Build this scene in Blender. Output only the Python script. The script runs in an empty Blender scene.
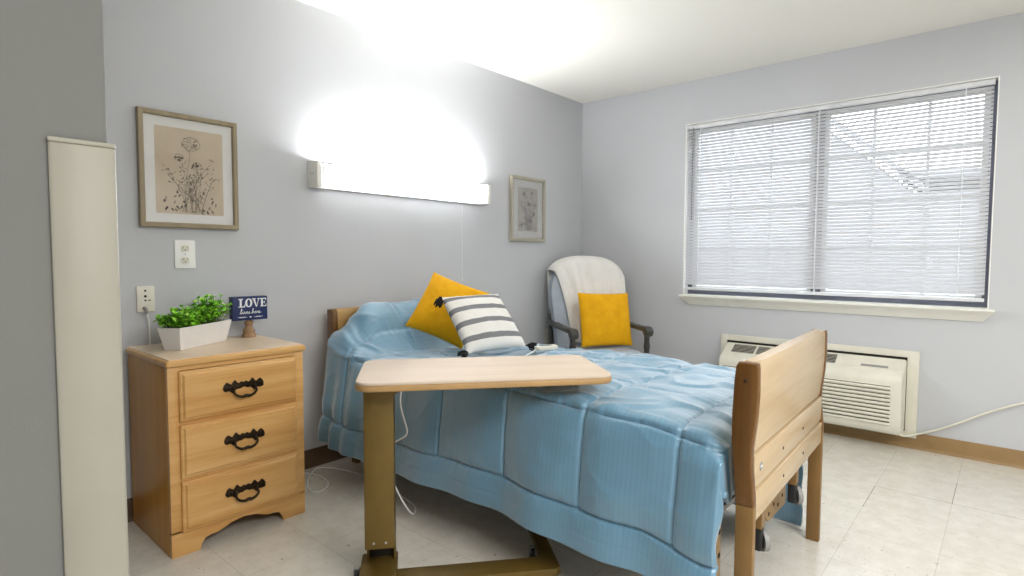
import bpy, bmesh, math, random
import numpy as np
from mathutils import Vector, Matrix, noise
random.seed(7)
PI = math.pi
R = math.radians
sc = bpy.context.scene
COL = sc.collection

# ------------------------------------------------------------------ materials
def lin(h):
    h = h.lstrip('#')
    c = [int(h[i:i + 2], 16) / 255 for i in (0, 2, 4)]
    return tuple((x / 12.92 if x <= .04045 else ((x + .055) / 1.055) ** 2.4) for x in c) + (1.,)

class NT:
    def __init__(s, name):
        s.m = bpy.data.materials.new(name); s.m.use_nodes = True
        s.t = s.m.node_tree; s.b = s.t.nodes['Principled BSDF']; s.o = s.t.nodes['Material Output']
    def n(s, typ, **kw):
        nd = s.t.nodes.new(typ)
        for k, v in kw.items():
            if k.startswith('i_'):
                nd.inputs[k[2:].replace('_', ' ')].default_value = v
            else: setattr(nd, k, v)
        return nd
    def l(s, a, b): s.t.links.new(a, b)
    def coord(s, scale=(1, 1, 1), loc=(0, 0, 0), out='Object'):
        tc = s.n('ShaderNodeTexCoord'); mp = s.n('ShaderNodeMapping')
        mp.inputs['Scale'].default_value = scale; mp.inputs['Location'].default_value = loc
        s.l(tc.outputs[out], mp.inputs['Vector']); return mp.outputs[0]
    def noise(s, vec, scale, detail=3, rough=.5, dist=0):
        nd = s.n('ShaderNodeTexNoise'); nd.inputs['Scale'].default_value = scale
        nd.inputs['Detail'].default_value = detail; nd.inputs['Roughness'].default_value = rough
        nd.inputs['Distortion'].default_value = dist
        if vec is not None: s.l(vec, nd.inputs['Vector'])
        return nd.outputs['Fac']
    def ramp(s, fac, stops, interp='LINEAR'):
        r = s.n('ShaderNodeValToRGB'); r.color_ramp.interpolation = interp
        e = r.color_ramp.elements
        while len(e) < len(stops): e.new(.5)
        for el, (p, c) in zip(e, stops): el.position = p; el.color = c
        s.l(fac, r.inputs[0]); return r.outputs[0]
    def math(s, op, a, b=None, clamp=False):
        m = s.n('ShaderNodeMath', operation=op, use_clamp=clamp)
        for i, v in enumerate((a, b)):
            if v is None: continue
            if isinstance(v, (int, float)): m.inputs[i].default_value = v
            else: s.l(v, m.inputs[i])
        return m.outputs[0]
    def mix(s, fac, a, b, blend='MIX'):
        m = s.n('ShaderNodeMix', data_type='RGBA', blend_type=blend)
        if isinstance(fac, (int, float)): m.inputs[0].default_value = fac
        else: s.l(fac, m.inputs[0])
        for i, v in ((6, a), (7, b)):
            if isinstance(v, tuple): m.inputs[i].default_value = v
            else: s.l(v, m.inputs[i])
        return m.outputs[2]
    def bump(s, h, strength=.2, dist=.01):
        b = s.n('ShaderNodeBump'); b.inputs['Strength'].default_value = strength; b.inputs['Distance'].default_value = dist
        s.l(h, b.inputs['Height']); s.l(b.outputs[0], s.b.inputs['Normal'])
    def set(s, **kw):
        for k, v in kw.items():
            s.b.inputs[k.replace('_', ' ')].default_value = v
        return s

def plain(name, hexc, rough=.5, metal=0, var=.04, vscale=12, spec=.5, bump=0, bscale=200):
    t = NT(name); c = lin(hexc); v = t.coord()
    f = t.noise(v, vscale, 4)
    lo = tuple(x * (1 - var * 2) for x in c[:3]) + (1,); hi = tuple(min(1, x * (1 + var * 2)) for x in c[:3]) + (1,)
    t.l(t.ramp(f, [(.3, lo), (.7, hi)]), t.b.inputs['Base Color'])
    t.set(Roughness=rough, Metallic=metal, Specular_IOR_Level=spec)
    if bump: t.bump(t.noise(v, bscale, 2), bump, .002)
    return t.m

def wood(name, c1, c2, c3, axis='x', rough=.35, coarse=1.0):
    t = NT(name)
    sx = [22 * coarse] * 3; sx['xyz'.index(axis)] = 1.3 * coarse
    v = t.coord(tuple(sx))
    a = t.noise(v, 1.0, 5, .6, .6)
    sx2 = [140.] * 3; sx2['xyz'.index(axis)] = 5.
    b = t.noise(t.coord(tuple(sx2)), 1.0, 3)
    col = t.ramp(a, [(.25, lin(c1)), (.5, lin(c2)), (.78, lin(c3))])
    col2 = t.mix(t.math('MULTIPLY', b, .25), col, lin(c1), 'MULTIPLY')
    t.l(col2, t.b.inputs['Base Color']); t.set(Roughness=rough)
    t.bump(b, .06, .002)
    return t.m

def emit(name, hexc, strength):
    t = NT(name); t.set(Base_Color=lin(hexc), Emission_Color=lin(hexc), Emission_Strength=strength); return t.m

def glassy(name, tint=(1, 1, 1, 1), gloss=.06):
    t = NT(name)
    tr = t.n('ShaderNodeBsdfTransparent'); tr.inputs[0].default_value = tint
    gl = t.n('ShaderNodeBsdfGlossy'); gl.inputs['Roughness'].default_value = .03
    fr = t.n('ShaderNodeFresnel'); fr.inputs[0].default_value = 1.45
    mx = t.n('ShaderNodeMixShader')
    t.l(t.math('MINIMUM', t.math('ADD', fr.outputs[0], gloss - .04), .6), mx.inputs[0]); t.l(tr.outputs[0], mx.inputs[1]); t.l(gl.outputs[0], mx.inputs[2])
    t.l(mx.outputs[0], t.o.inputs['Surface']); return t.m

M = {}
def make_materials():
    # painted walls; partition copy is darkened, its shade put into the colour
    for nm, c in (('wall', 'C6C8CC'), ('wall_partition_shaded', '757673')):
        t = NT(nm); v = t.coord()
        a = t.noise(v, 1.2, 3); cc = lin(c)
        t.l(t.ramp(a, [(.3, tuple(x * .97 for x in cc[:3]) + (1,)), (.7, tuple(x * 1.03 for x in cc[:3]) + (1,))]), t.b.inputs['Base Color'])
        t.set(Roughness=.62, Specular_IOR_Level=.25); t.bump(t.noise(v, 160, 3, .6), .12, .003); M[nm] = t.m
    t = NT('ceiling'); v = t.coord(); t.set(Base_Color=lin('E9E8E2'), Roughness=.9, Specular_IOR_Level=.1)
    t.bump(t.noise(v, 90, 4, .7), .35, .006); M['ceiling'] = t.m
    # vinyl tile floor
    t = NT('vinyl_tile'); v = t.coord(loc=(.82 + .3048 * 30, 2.335 + .3048 * 30, 0))
    br = t.n('ShaderNodeTexBrick'); br.offset = 0; br.squash = 1
    for k, x in (('Scale', 1), ('Mortar Size', .0011), ('Mortar Smooth', .1), ('Brick Width', .3048), ('Row Height', .3048), ('Bias', 0)):
        br.inputs[k].default_value = x
    br.inputs['Color1'].default_value = (.4, .4, .4, 1); br.inputs['Color2'].default_value = (.6, .6, .6, 1)
    t.l(v, br.inputs['Vector'])
    w = t.coord()
    mott = t.noise(w, 14, 5, .65); big = t.noise(w, 1.5, 2)
    base = t.ramp(mott, [(.3, lin('D0CCC2')), (.55, lin('DAD7CF')), (.8, lin('E3E1DB'))])
    base = t.mix(t.math('MULTIPLY', big, .22), base, lin('B3AA92'))
    tile = t.mix(.25, base, br.outputs['Color'], 'SOFT_LIGHT')
    sp = t.noise(w, 95, 2, .5); spot = t.math('GREATER_THAN', sp, .70)
    tile = t.mix(t.math('MULTIPLY', spot, .6), tile, lin('7A7060'))
    sp2 = t.noise(w, 40, 2, .5); spot2 = t.math('GREATER_THAN', sp2, .725)
    tile = t.mix(t.math('MULTIPLY', spot2, .45), tile, lin('6C624F'))
    # seam darkness: mostly faint, a few open seams (dirt caught in gaps)
    xyz = t.n('ShaderNodeSeparateXYZ'); t.l(w, xyz.inputs[0])
    def seam(x0, x1, y0, y1):
        a = t.math('MULTIPLY', t.math('GREATER_THAN', xyz.outputs[0], x0), t.math('LESS_THAN', xyz.outputs[0], x1))
        b = t.math('MULTIPLY', t.math('GREATER_THAN', xyz.outputs[1], y0), t.math('LESS_THAN', xyz.outputs[1], y1))
        return t.math('MULTIPLY', a, b)
    e = .004
    S = seam(-.82 - e, -.82 + e, -2.64, -2.335)
    for q in ((-.82, -.5, -2.6398 - e, -2.6398 + e), (-1.13, -.82, -2.335 - e, -2.335 + e), (-.82 - e, -.82 + e, -3.6, -2.64)):
        S = t.math('ADD', S, seam(*q), clamp=True)
    dark = t.math('ADD', t.math('MULTIPLY', S, .75), .25, clamp=True)
    tile = t.mix(t.math('MULTIPLY', br.outputs['Fac'], dark), tile, lin('5A5347'))
    t.l(tile, t.b.inputs['Base Color'])
    t.l(t.math('ADD', t.math('MULTIPLY', mott, .12), .16), t.b.inputs['Roughness'])
    t.set(Specular_IOR_Level=.55); t.bump(t.noise(w, 6, 2), .04, .01); M['floor'] = t.m
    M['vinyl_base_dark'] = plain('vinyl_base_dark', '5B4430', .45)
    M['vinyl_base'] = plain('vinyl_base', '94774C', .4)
    M['white_trim'] = plain('white_trim', 'ECEBE4', .4, var=.01)
    M['white_gloss'] = plain('white_gloss', 'EFEFED', .35, var=.008)
    M['cream'] = plain('cream_plastic', 'E0DDCF', .42, var=.02)
    M['ivory_dark'] = plain('dark_slot', '23211E', .6)
    M['guard'] = plain('guard_vinyl_shaded', '9D9A8E', .5, var=.02, vscale=6)  # tone lowered: shade of the dim left side put into the colour
    M['maple_front'] = wood('maple_front', 'CB9550', 'DEB06E', 'E9C48A', 'x')
    M['maple_side'] = wood('maple_side', 'BC801E', 'CA902C', 'D6A244', 'z')
    M['maple_top'] = wood('maple_top', 'DCC4A6', 'E4CFB5', 'E9DAC5', 'x', .3)
    M['laminate'] = wood('laminate', 'D2BFAB', 'D9C8B6', 'DFD1C2', 'x', .6, .8)
    M['laminate_edge'] = plain('laminate_edge', 'B4905F', .45)
    M['bed_face'] = wood('bed_face', 'B9A280', 'C3AD8B', 'CCB899', 'x', .24, .7)
    M['bed_edge'] = wood('bed_edge', '5C3A0E', '6C4716', '7E5724', 'z', .35)
    M['bed_head'] = wood('bed_head', 'B08A50', 'BC9860', 'C8A670', 'x', .35)
    M['tan_metal'] = plain('tan_metal', 'A18256', .4, .25, var=.03, bump=.1)
    M['bronze_metal'] = plain('bronze_metal', '6E5826', .42, .3, var=.03, bump=.08)
    M['leg_metal'] = plain('leg_metal', '86663A', .4, .2, var=.03)
    M['dark_void'] = plain('dark_hollow', '1C150C', .8)
    M['antique'] = plain('antique_brass', '33281A', .35, .7, var=.15, vscale=60)
    M['black_rubber'] = plain('black_rubber', '1B1B1D', .5)
    M['grey_plastic'] = plain('grey_plastic', '8E8E8C', .45)
    M['steel'] = plain('steel', 'B9B9B6', .3, .8)
    M['black_thread'] = plain('black_thread', '121217', .9, bump=.3)
    M['navy'] = plain('navy_paint', '14275C', .55)
    M['white_paint'] = plain('white_paint', 'E9ECEE', .6)
    M['turned_wood'] = wood('turned_wood', '86684A', 'A07F5C', 'B8977A', 'z', .6)
    M['planter'] = plain('planter_white', 'E8E6E4', .45, var=.015)
    M['soil'] = plain('soil', '2A2016', .95)
    M['dark_wood'] = plain('dark_grey_wood', '3B3A38', .38, var=.1, vscale=30)
    M['vinyl_blue'] = plain('grey_blue_upholstery', 'A9B3BF', .5, bump=.1)
    M['frame_tan'] = wood('frame_tan', '8E8066', '9C8E73', 'A89A80', 'z', .45)
    M['frame_silver'] = wood('frame_silver', 'A8A291', 'B4AE9E', 'BEB9AA', 'z', .4)
    M['mat'] = plain('mat_board', 'EFEFED', .85, var=.01)
    M['ink'] = plain('ink', '4E443C', .9); M['ink_soft'] = plain('ink_soft', '8F806E', .9); M['ink_purple'] = plain('ink_dusk', '6E6266', .9)
    t = NT('print_paper'); v = t.coord(); a = t.noise(v, 7, 4)
    t.l(t.ramp(a, [(.3, lin('CFBEA4')), (.7, lin('DCCEB8'))]), t.b.inputs['Base Color']); t.set(Roughness=.85); M['paper'] = t.m
    t = NT('print_paper_grey'); v = t.coord(); a = t.noise(v, 9, 4)
    t.l(t.ramp(a, [(.3, lin('C2B9AD')), (.7, lin('D0C8BD'))]), t.b.inputs['Base Color']); t.set(Roughness=.85); M['paper_grey'] = t.m
    M['glass'] = glassy('picture_glass'); M['pane'] = glassy('window_glass', (.96, .98, 1, 1), .05)
    # comforter
    t = NT('blue_satin'); uv = t.coord(out='UV')
    s = t.n('ShaderNodeSeparateXYZ'); t.l(uv, s.inputs[0])
    w = t.math('SINE', t.math('MULTIPLY', s.outputs[0], 2 * PI / .017))
    st = t.math('ADD', t.math('MULTIPLY', t.math('MULTIPLY', t.math('ADD', w, .25), 4, ), .5), .5, clamp=True)
    nz = t.noise(t.coord(out='UV'), 40, 3)
    c = t.mix(st, lin('6090AD'), lin('6595B2'))
    c = t.mix(t.math('MULTIPLY', nz, .12), c, lin('56809D'))
    t.l(c, t.b.inputs['Base Color'])
    t.l(t.math('ADD', t.math('MULTIPLY', st, -.02), .40), t.b.inputs['Roughness'])
    t.set(Specular_IOR_Level=.7, Coat_Weight=.7, Coat_Roughness=.38, Sheen_Weight=.7, Sheen_Roughness=.5)
    t.b.inputs['Sheen Tint'].default_value = (.92, .96, 1, 1)
    t.bump(t.noise(uv, 900, 2), .06, .001); M['comforter'] = t.m
    M['sheet_blue'] = plain('mattress_blue', '5F7F9C', .6)
    # pillows
    t = NT('mustard_velvet'); v = t.coord(); a = t.noise(v, 16, 4, .6)
    t.l(t.ramp(a, [(.25, lin('DC9E06')), (.5, lin('E4A808')), (.8, lin('ECB414'))]), t.b.inputs['Base Color'])
    t.set(Roughness=.7, Sheen_Weight=.25, Sheen_Roughness=.35, Specular_IOR_Level=.2); t.b.inputs['Sheen Tint'].default_value = lin('FFD97A')
    t.bump(t.noise(v, 300, 2), .15, .002); M['mustard'] = t.m
    t = NT('striped_cotton'); v = t.coord(); s = t.n('ShaderNodeSeparateXYZ'); t.l(v, s.inputs[0])
    f = t.math('MULTIPLY', t.math('ADD', s.outputs[1], .17), 1 / .34)
    fac = None
    for a, b in ((.13, .215), (.385, .47), (.64, .725), (.875, .945)):
        q = t.math('MULTIPLY', t.math('GREATER_THAN', f, a), t.math('LESS_THAN', f, b))
        fac = q if fac is None else t.math('ADD', fac, q)
    wv = t.noise(v, 500, 2)
    c = t.mix(fac, lin('E9E7E3'), t.ramp(wv, [(.35, lin('75767A')), (.65, lin('8E8F92'))]))
    t.l(c, t.b.inputs['Base Color']); t.set(Roughness=.9, Specular_IOR_Level=.15); t.bump(wv, .25, .002); M['striped'] = t.m
    M['throw'] = plain('white_throw', 'EAE8E4', .95, var=.02, bump=.4, bscale=250, spec=.1)
    # leaves
    t = NT('leaf'); g = t.n('ShaderNodeNewGeometry')
    t.l(t.ramp(g.outputs['Random Per Island'], [(0, lin('3F8214')), (.35, lin('74C424')), (.7, lin('A0E23C')), (1, lin('C4F266'))]), t.b.inputs['Base Color'])
    t.set(Roughness=.45, Specular_IOR_Level=.4); t.b.inputs['Subsurface Weight'].default_value = .0; M['leaf'] = t.m
    M['stem'] = plain('stem', '4A6B1E', .6)
    # blind slat: white aluminium-look vinyl that lets some daylight glow through
    t = NT('blind_slat')
    d = t.n('ShaderNodeBsdfDiffuse'); d.inputs[0].default_value = lin('C8C8CB')
    tl = t.n('ShaderNodeBsdfTranslucent'); tl.inputs[0].default_value = lin('E2E6EE')
    mx = t.n('ShaderNodeMixShader'); mx.inputs[0].default_value = .05
    t.l(d.outputs[0], mx.inputs[1]); t.l(tl.outputs[0], mx.inputs[2]); t.l(mx.outputs[0], t.o.inputs['Surface']); M['slat'] = t.m
    M['blind_rail'] = plain('blind_rail', 'DCDDE0', .4)
    M['alu_dark'] = plain('dark_window_metal', '6C6E7C', .5)
    M['tube'] = emit('lamp_tube', 'FFFFFF', 200)
    t = NT('lamp_lens'); t.set(Base_Color=lin('F4F4F4'), Roughness=.4, Transmission_Weight=0); 
    d = t.n('ShaderNodeBsdfDiffuse'); d.inputs[0].default_value = lin('F6F6F6')
    tl = t.n('ShaderNodeBsdfTranslucent'); tl.inputs[0].default_value = lin('F6F6F6')
    mx = t.n('ShaderNodeMixShader'); mx.inputs[0].default_value = .8
    t.l(d.outputs[0], mx.inputs[1]); t.l(tl.outputs[0], mx.inputs[2]); t.l(mx.outputs[0], t.o.inputs['Surface']); M['lens'] = t.m
    M['siding'] = plain('siding', '98989C', .8); M['shingle'] = plain('shingle', '84848A', .9, var=.1)
    M['lawn'] = plain('outdoor_ground', '9A9C90', .95)

# ------------------------------------------------------------------ mesh helpers
def bx(bm, x0, y0, z0, x1, y1, z1, bev=0, seg=2):
    t = bmesh.new(); bmesh.ops.create_cube(t, size=1)
    for v in t.verts:
        v.co = Vector(((x0 + x1) / 2 + v.co.x * (x1 - x0), (y0 + y1) / 2 + v.co.y * (y1 - y0), (z0 + z1) / 2 + v.co.z * (z1 - z0)))
    if bev: bmesh.ops.bevel(t, geom=t.edges[:], offset=bev, segments=seg, affect='EDGES', profile=.5)
    add(bm, t)
def add(bm, t, mat=None):
    if mat is not None: bmesh.ops.transform(t, matrix=mat, verts=t.verts)
    me = bpy.data.meshes.new('tmp'); t.to_mesh(me); t.free(); bm.from_mesh(me); bpy.data.meshes.remove(me)
def prism(bm, pts, axis, a, b, bev=0, seg=2, bevall=False):
    """extrude a 2-D outline along an axis; pts are the other two coordinates in xyz order"""
    t = bmesh.new()
    def P(p, h):
        if axis == 'x': return (h, p[0], p[1])
        if axis == 'y': return (p[0], h, p[1])
        return (p[0], p[1], h)
    lo = [t.verts.new(P(p, a)) for p in pts]; hi = [t.verts.new(P(p, b)) for p in pts]
    f0 = t.faces.new(lo); f1 = t.faces.new(hi[::-1])
    n = len(pts)
    for i in range(n): t.faces.new((lo[i], hi[i], hi[(i + 1) % n], lo[(i + 1) % n]))
    bmesh.ops.recalc_face_normals(t, faces=t.faces)
    if bev:
        ed = t.edges[:] if bevall else [e for e in t.edges if (f0 in e.link_faces or f1 in e.link_faces)]
        bmesh.ops.bevel(t, geom=ed, offset=bev, segments=seg, affect='EDGES', profile=.5, clamp_overlap=True)
    add(bm, t)
def smooth_pts(pts, it=3, closed=False):
    pts = [Vector(p) for p in pts]
    for _ in range(it):
        q = []
        n = len(pts)
        if not closed: q.append(pts[0])
        for i in range(n if closed else n - 1):
            a, b = pts[i], pts[(i + 1) % n]
            q += [a * .75 + b * .25, a * .25 + b * .75]
        if not closed: q.append(pts[-1])
        pts = q
    return pts
def tube(bm, pts, r, n=8, closed=False, caps=True):
    pts = [Vector(p) for p in pts]; N = len(pts); rings = []
    up = Vector((0, 0, 1))
    for i, p in enumerate(pts):
        d = (pts[(i + 1) % N] - pts[i - 1]) if closed else (pts[min(i + 1, N - 1)] - pts[max(i - 1, 0)])
        if d.length < 1e-9: d = Vector((0, 0, 1))
        d.normalize()
        if i == 0:
            u = up.cross(d) if abs(d.dot(up)) < .95 else Vector((1, 0, 0)).cross(d)
        else: u = u - d * u.dot(d)
        u.normalize(); w = d.cross(u)
        rr = r[i] if isinstance(r, (list, tuple)) else r
        rings.append([bm.verts.new(p + (u * math.cos(2 * PI * k / n) + w * math.sin(2 * PI * k / n)) * rr) for k in range(n)])
    for i in range(N if closed else N - 1):
        a, b = rings[i], rings[(i + 1) % N]
        for k in range(n): bm.faces.new((a[k], a[(k + 1) % n], b[(k + 1) % n], b[k]))
    if caps and not closed:
        bm.faces.new(rings[0][::-1]); bm.faces.new(rings[-1])
def lathe(bm, prof, c=(0, 0), n=20):
    rings = [[bm.verts.new((c[0] + r * math.cos(2 * PI * k / n), c[1] + r * math.sin(2 * PI * k / n), z)) for k in range(n)] for r, z in prof]
    for a, b in zip(rings, rings[1:]):
        for k in range(n): bm.faces.new((a[k], a[(k + 1) % n], b[(k + 1) % n], b[k]))
    bm.faces.new(rings[0][::-1]); bm.faces.new(rings[-1])
def cyl(bm, p0, p1, r, n=16): tube(bm, [p0, p1], r, n)
def rrect(x0, y0, x1, y1, r, n=5):
    out = []
    for cx, cy, a0 in ((x1 - r, y1 - r, 0), (x0 + r, y1 - r, 90), (x0 + r, y0 + r, 180), (x1 - r, y0 + r, 270)):
        for k in range(n + 1):
            a = R(a0 + 90 * k / n); out.append((cx + r * math.cos(a), cy + r * math.sin(a)))
    return out
def grid(bm, P, nu, nv, closed_u=False):
    vs = [[bm.verts.new(P(i, j)) for j in range(nv)] for i in range(nu)]
    for i in range(nu if closed_u else nu - 1):
        for j in range(nv - 1):
            bm.faces.new((vs[i][j], vs[(i + 1) % nu][j], vs[(i + 1) % nu][j + 1], vs[i][j + 1]))
    return vs

def obj(name, bm, mat, parent=None, ang=35, recalc=True):
    if recalc: bmesh.ops.recalc_face_normals(bm, faces=bm.faces)
    me = bpy.data.meshes.new(name); bm.to_mesh(me); bm.free()
    for m in (mat if isinstance(mat, (list, tuple)) else [mat]): me.materials.append(M[m])
    me.shade_smooth(); me.set_sharp_from_angle(angle=R(ang))
    o = bpy.data.objects.new(name, me); COL.objects.link(o)
    if parent: o.parent = parent
    return o
def tag(o, label, cat, group=None):
    o['label'] = label; o['category'] = cat
    if group: o['group'] = group
    return o
def thing(name, label, cat, loc=(0, 0, 0), rotz=0, group=None, mat=None):
    o = bpy.data.objects.new(name, None); COL.objects.link(o); o.empty_display_size = .1
    if mat is not None: o.matrix_world = mat
    else: o.location = loc; o.rotation_euler = (0, 0, rotz)
    return tag(o, label, cat, group)
def struct(name, bm, mat, parent=None):
    o = obj(name, bm, mat, parent)
    if not parent: o['kind'] = 'structure'
    return o
def B(): return bmesh.new()

make_materials()

# ------------------------------------------------------------------ the room shell
CH = 2.44
X0, Y0 = -6.2, -5.6            # far ends of the room behind the camera
WY1, WY2, WZ1, WZ2 = -.932, -2.718, .857, 2.126   # window opening in the right wall
b = B(); bx(b, X0, Y0, -.1, .2, .2, 0); struct('floor', b, 'floor')
b = B(); bx(b, X0, Y0, CH, .2, .2, CH + .1); struct('ceiling', b, 'ceiling')
b = B(); bx(b, -3.84, 0, 0, 0, .14, CH); struct('wall_back', b, 'wall')
b = B()
bx(b, 0, WY1, 0, .14, .14, CH); bx(b, 0, Y0, 0, .14, WY2, CH)
bx(b, 0, WY2, 0, .14, WY1, WZ1); bx(b, 0, WY2, WZ2, .14, WY1, CH); struct('wall_right', b, 'wall')
b = B(); prism(b, [(X0, .14), (X0, -1.7), (-3.850, -1.7), (-3.8463, -1.6992), (-3.8430, -1.697), (-3.8408, -1.6937), (-3.84, -1.690), (-3.84, .14)], 'z', 0, CH); struct('wall_left', b, 'wall_partition_shaded')
b = B(); bx(b, X0 - .14, Y0, 0, X0, -1.7, CH); struct('wall_far_left', b, 'wall')
b = B(); bx(b, X0, Y0 - .14, 0, .14, Y0, CH); struct('wall_near', b, 'wall')
def base_profile(d=.008, h=.095): return [(0, 0), (-d - .012, 0), (-d - .006, .008), (-d, .022), (-d, h - .006), (-d + .004, h), (0, h)]
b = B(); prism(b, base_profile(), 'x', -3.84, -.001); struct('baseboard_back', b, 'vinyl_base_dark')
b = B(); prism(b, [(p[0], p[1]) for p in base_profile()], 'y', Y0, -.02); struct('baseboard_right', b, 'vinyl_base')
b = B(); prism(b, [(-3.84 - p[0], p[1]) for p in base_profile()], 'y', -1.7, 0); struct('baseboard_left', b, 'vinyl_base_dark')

# window: frame, two sashes with grids, glass, sill
w = bpy.data.objects.new('window_1', None); COL.objects.link(w); w['kind'] = 'structure'; w.location = (0, 0, 0)
wm = (WY1 + WY2) / 2
b = B()
f = .035
for q in ((WY2, WY2 + f, WZ1, WZ2), (WY1 - f, WY1, WZ1, WZ2), (WY2 + f, WY1 - f, WZ1, WZ1 + f), (WY2 + f, WY1 - f, WZ2 - f, WZ2), (wm - .028, wm + .028, WZ1 + f, WZ2 - f)):
    bx(b, .075, q[0], q[2], .125, q[1], q[3], .004)
struct('window_frame', b, 'alu_dark', w)
for ya, yb in ((WY2 + f, wm - .028), (wm + .028, WY1 - f)):
    b = B(); za, zb = WZ1 + f, WZ2 - f; s = .03
    for q in ((ya, ya + s, za, zb), (yb - s, yb, za, zb), (ya + s, yb - s, za, za + s), (ya + s, yb - s, zb - s, zb)): bx(b, .085, q[0], q[2], .115, q[1], q[3], .003)
    for k in (1, 2):
        y = ya + (yb - ya) * k / 3; bx(b, .094, y - .009, za, .106, y + .009, zb)
    for k in (1, 2, 3):
        z = za + (zb - za) * k / 4; bx(b, .0955, ya + s, z - .009, .1045, yb - s, z + .009)
    struct('window_sash', b, 'white_gloss', w)
    b = B(); bx(b, .098, ya + .01, za + .01, .102, yb - .01, zb - .01); struct('window_glass', b, 'pane', w)
b = B()
# sill: moulded apron with mitred returns, flat stool on top
prof = [(-.075, .858), (-.075, .846), (-.066, .838), (-.056, .832), (-.03, .805), (-.018, .792), (-.012, .783), (0, .783), (0, .858)]
t = bmesh.new()
ends = []
for y_out, s in ((-.992, 1), (-2.688, -1)):
    ends.append([t.verts.new((x, y_out + s * min(.058, -x * .85), z)) for x, z in prof])
n = len(prof)
for i in range(n): t.faces.new((ends[0][i], ends[1][i], ends[1][(i + 1) % n], ends[0][(i + 1) % n]))
t.faces.new(ends[0]); t.faces.new(ends[1][::-1]); bmesh.ops.recalc_face_normals(t, faces=t.faces); add(b, t)
bx(b, -.001, WY2, .84, .075, WY1, .8575)
struct('window_sill', b, 'white_trim', w)
b = B()   # painted reveal lining of the opening
bx(b, .0, WY1 - .006, WZ1, .075, WY1, WZ2); bx(b, .0, WY2, WZ1, .075, WY2 + .006, WZ2); bx(b, .0, WY2 + .006, WZ2 - .006, .075, WY1 - .006, WZ2)
struct('window_lining', b, 'white_gloss', w)

# blind
bl = thing('window_blind', 'white horizontal slat blind closed over the wide window', 'blind', (.028, wm, WZ2 - .008))
ya, yb = WY2 + .022 - wm, WY1 - .010 - wm
b = B(); bx(b, -.014, ya - .004, -.028, .014, yb + .004, 0, .002); obj('headrail', b, 'blind_rail', bl)
zt, zb, pitch = -.045, .925 - (WZ2 - .008), .0222
b = B(); n = int((zt - zb) / pitch); hw = .0125; tilt = R(55)
for i in range(n + 1):
    z = zt - i * pitch; pr = []
    for k in range(5):
        u = -1 + k * .5; cx = u * hw; cz = .0018 * (1 - u * u)
        pr.append((cx * math.cos(tilt) - cz * math.sin(tilt), z + cx * math.sin(tilt) + cz * math.cos(tilt)))
    # inner (room-side, -x) edge down
    for k in range(4):
        (xa, z1), (xb, z2) = pr[k], pr[k + 1]
        b.faces.new([b.verts.new(c) for c in ((xa, ya, z1), (xa, yb, z1), (xb, yb, z2), (xb, ya, z2))])
bmesh.ops.remove_doubles(b, verts=b.verts, dist=1e-5)
obj('slats', b, 'slat', bl, 80)
b = B(); bx(b, -.012, ya, zb - .034, .012, yb, zb - .014, .003); obj('bottom_rail', b, 'blind_rail', bl)
for y in (-1.04, -1.83, -2.575):
    b = B()
    for dx in (-.0135, .0135): bx(b, dx - .0008, y - wm - .0022, zb - .02, dx + .0008, y - wm + .0022, -.02)
    obj('ladder_cord', b, 'white_paint', bl)
b = B(); tube(b, [(-.022, -.985 - wm, -.02), (-.022, -.985 - wm, -.05), (-.021, -.985 - wm, -.70)], .004, 8); obj('tilt_wand', b, 'grey_plastic', bl)

# outside: ground and a neighbouring house dimly visible between slats
b = B(); bx(b, .3, -14, -.3, 22, 12, -.2); o = obj('outdoor_ground', b, 'lawn'); o['kind'] = 'structure'
h = thing('house', 'pale neighbouring house with a sloping roof seen dimly through the window blind', 'house', (7, 0, -.2))
b = B(); prism(b, [(-6, 0), (-6, 2.3), (-1.6, 2.35), (1, 4.75), (3.6, 2.3), (3.6, 0)], 'x', 0, 4); obj('house_wall', b, 'siding', h)
b = B()
for (a, c) in (((-1.75, 2.35), (1, 4.95)), ((3.8, 2.3), (1, 4.95)), ((-6.3, 2.3), (-1.4, 2.6))):
    prism(b, [a, c, (c[0], c[1] + .12), (a[0], a[1] + .12)], 'x', -.3, 4.2)
obj('house_roof', b, 'shingle', h)

# corner guard on the partition's outer corner
g = thing('corner_guard', 'tall beige vinyl guard wrapped around the corner of the left partition wall', 'corner guard', (-3.84, -1.7, 0))
b = B(); T = .008
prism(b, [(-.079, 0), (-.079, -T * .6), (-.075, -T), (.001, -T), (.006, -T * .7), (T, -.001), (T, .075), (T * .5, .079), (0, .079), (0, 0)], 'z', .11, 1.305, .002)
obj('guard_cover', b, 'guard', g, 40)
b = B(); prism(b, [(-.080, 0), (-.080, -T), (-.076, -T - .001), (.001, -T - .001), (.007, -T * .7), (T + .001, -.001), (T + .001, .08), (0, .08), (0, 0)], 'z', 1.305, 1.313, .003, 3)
obj('end_cap', b, 'guard', g)

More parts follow.
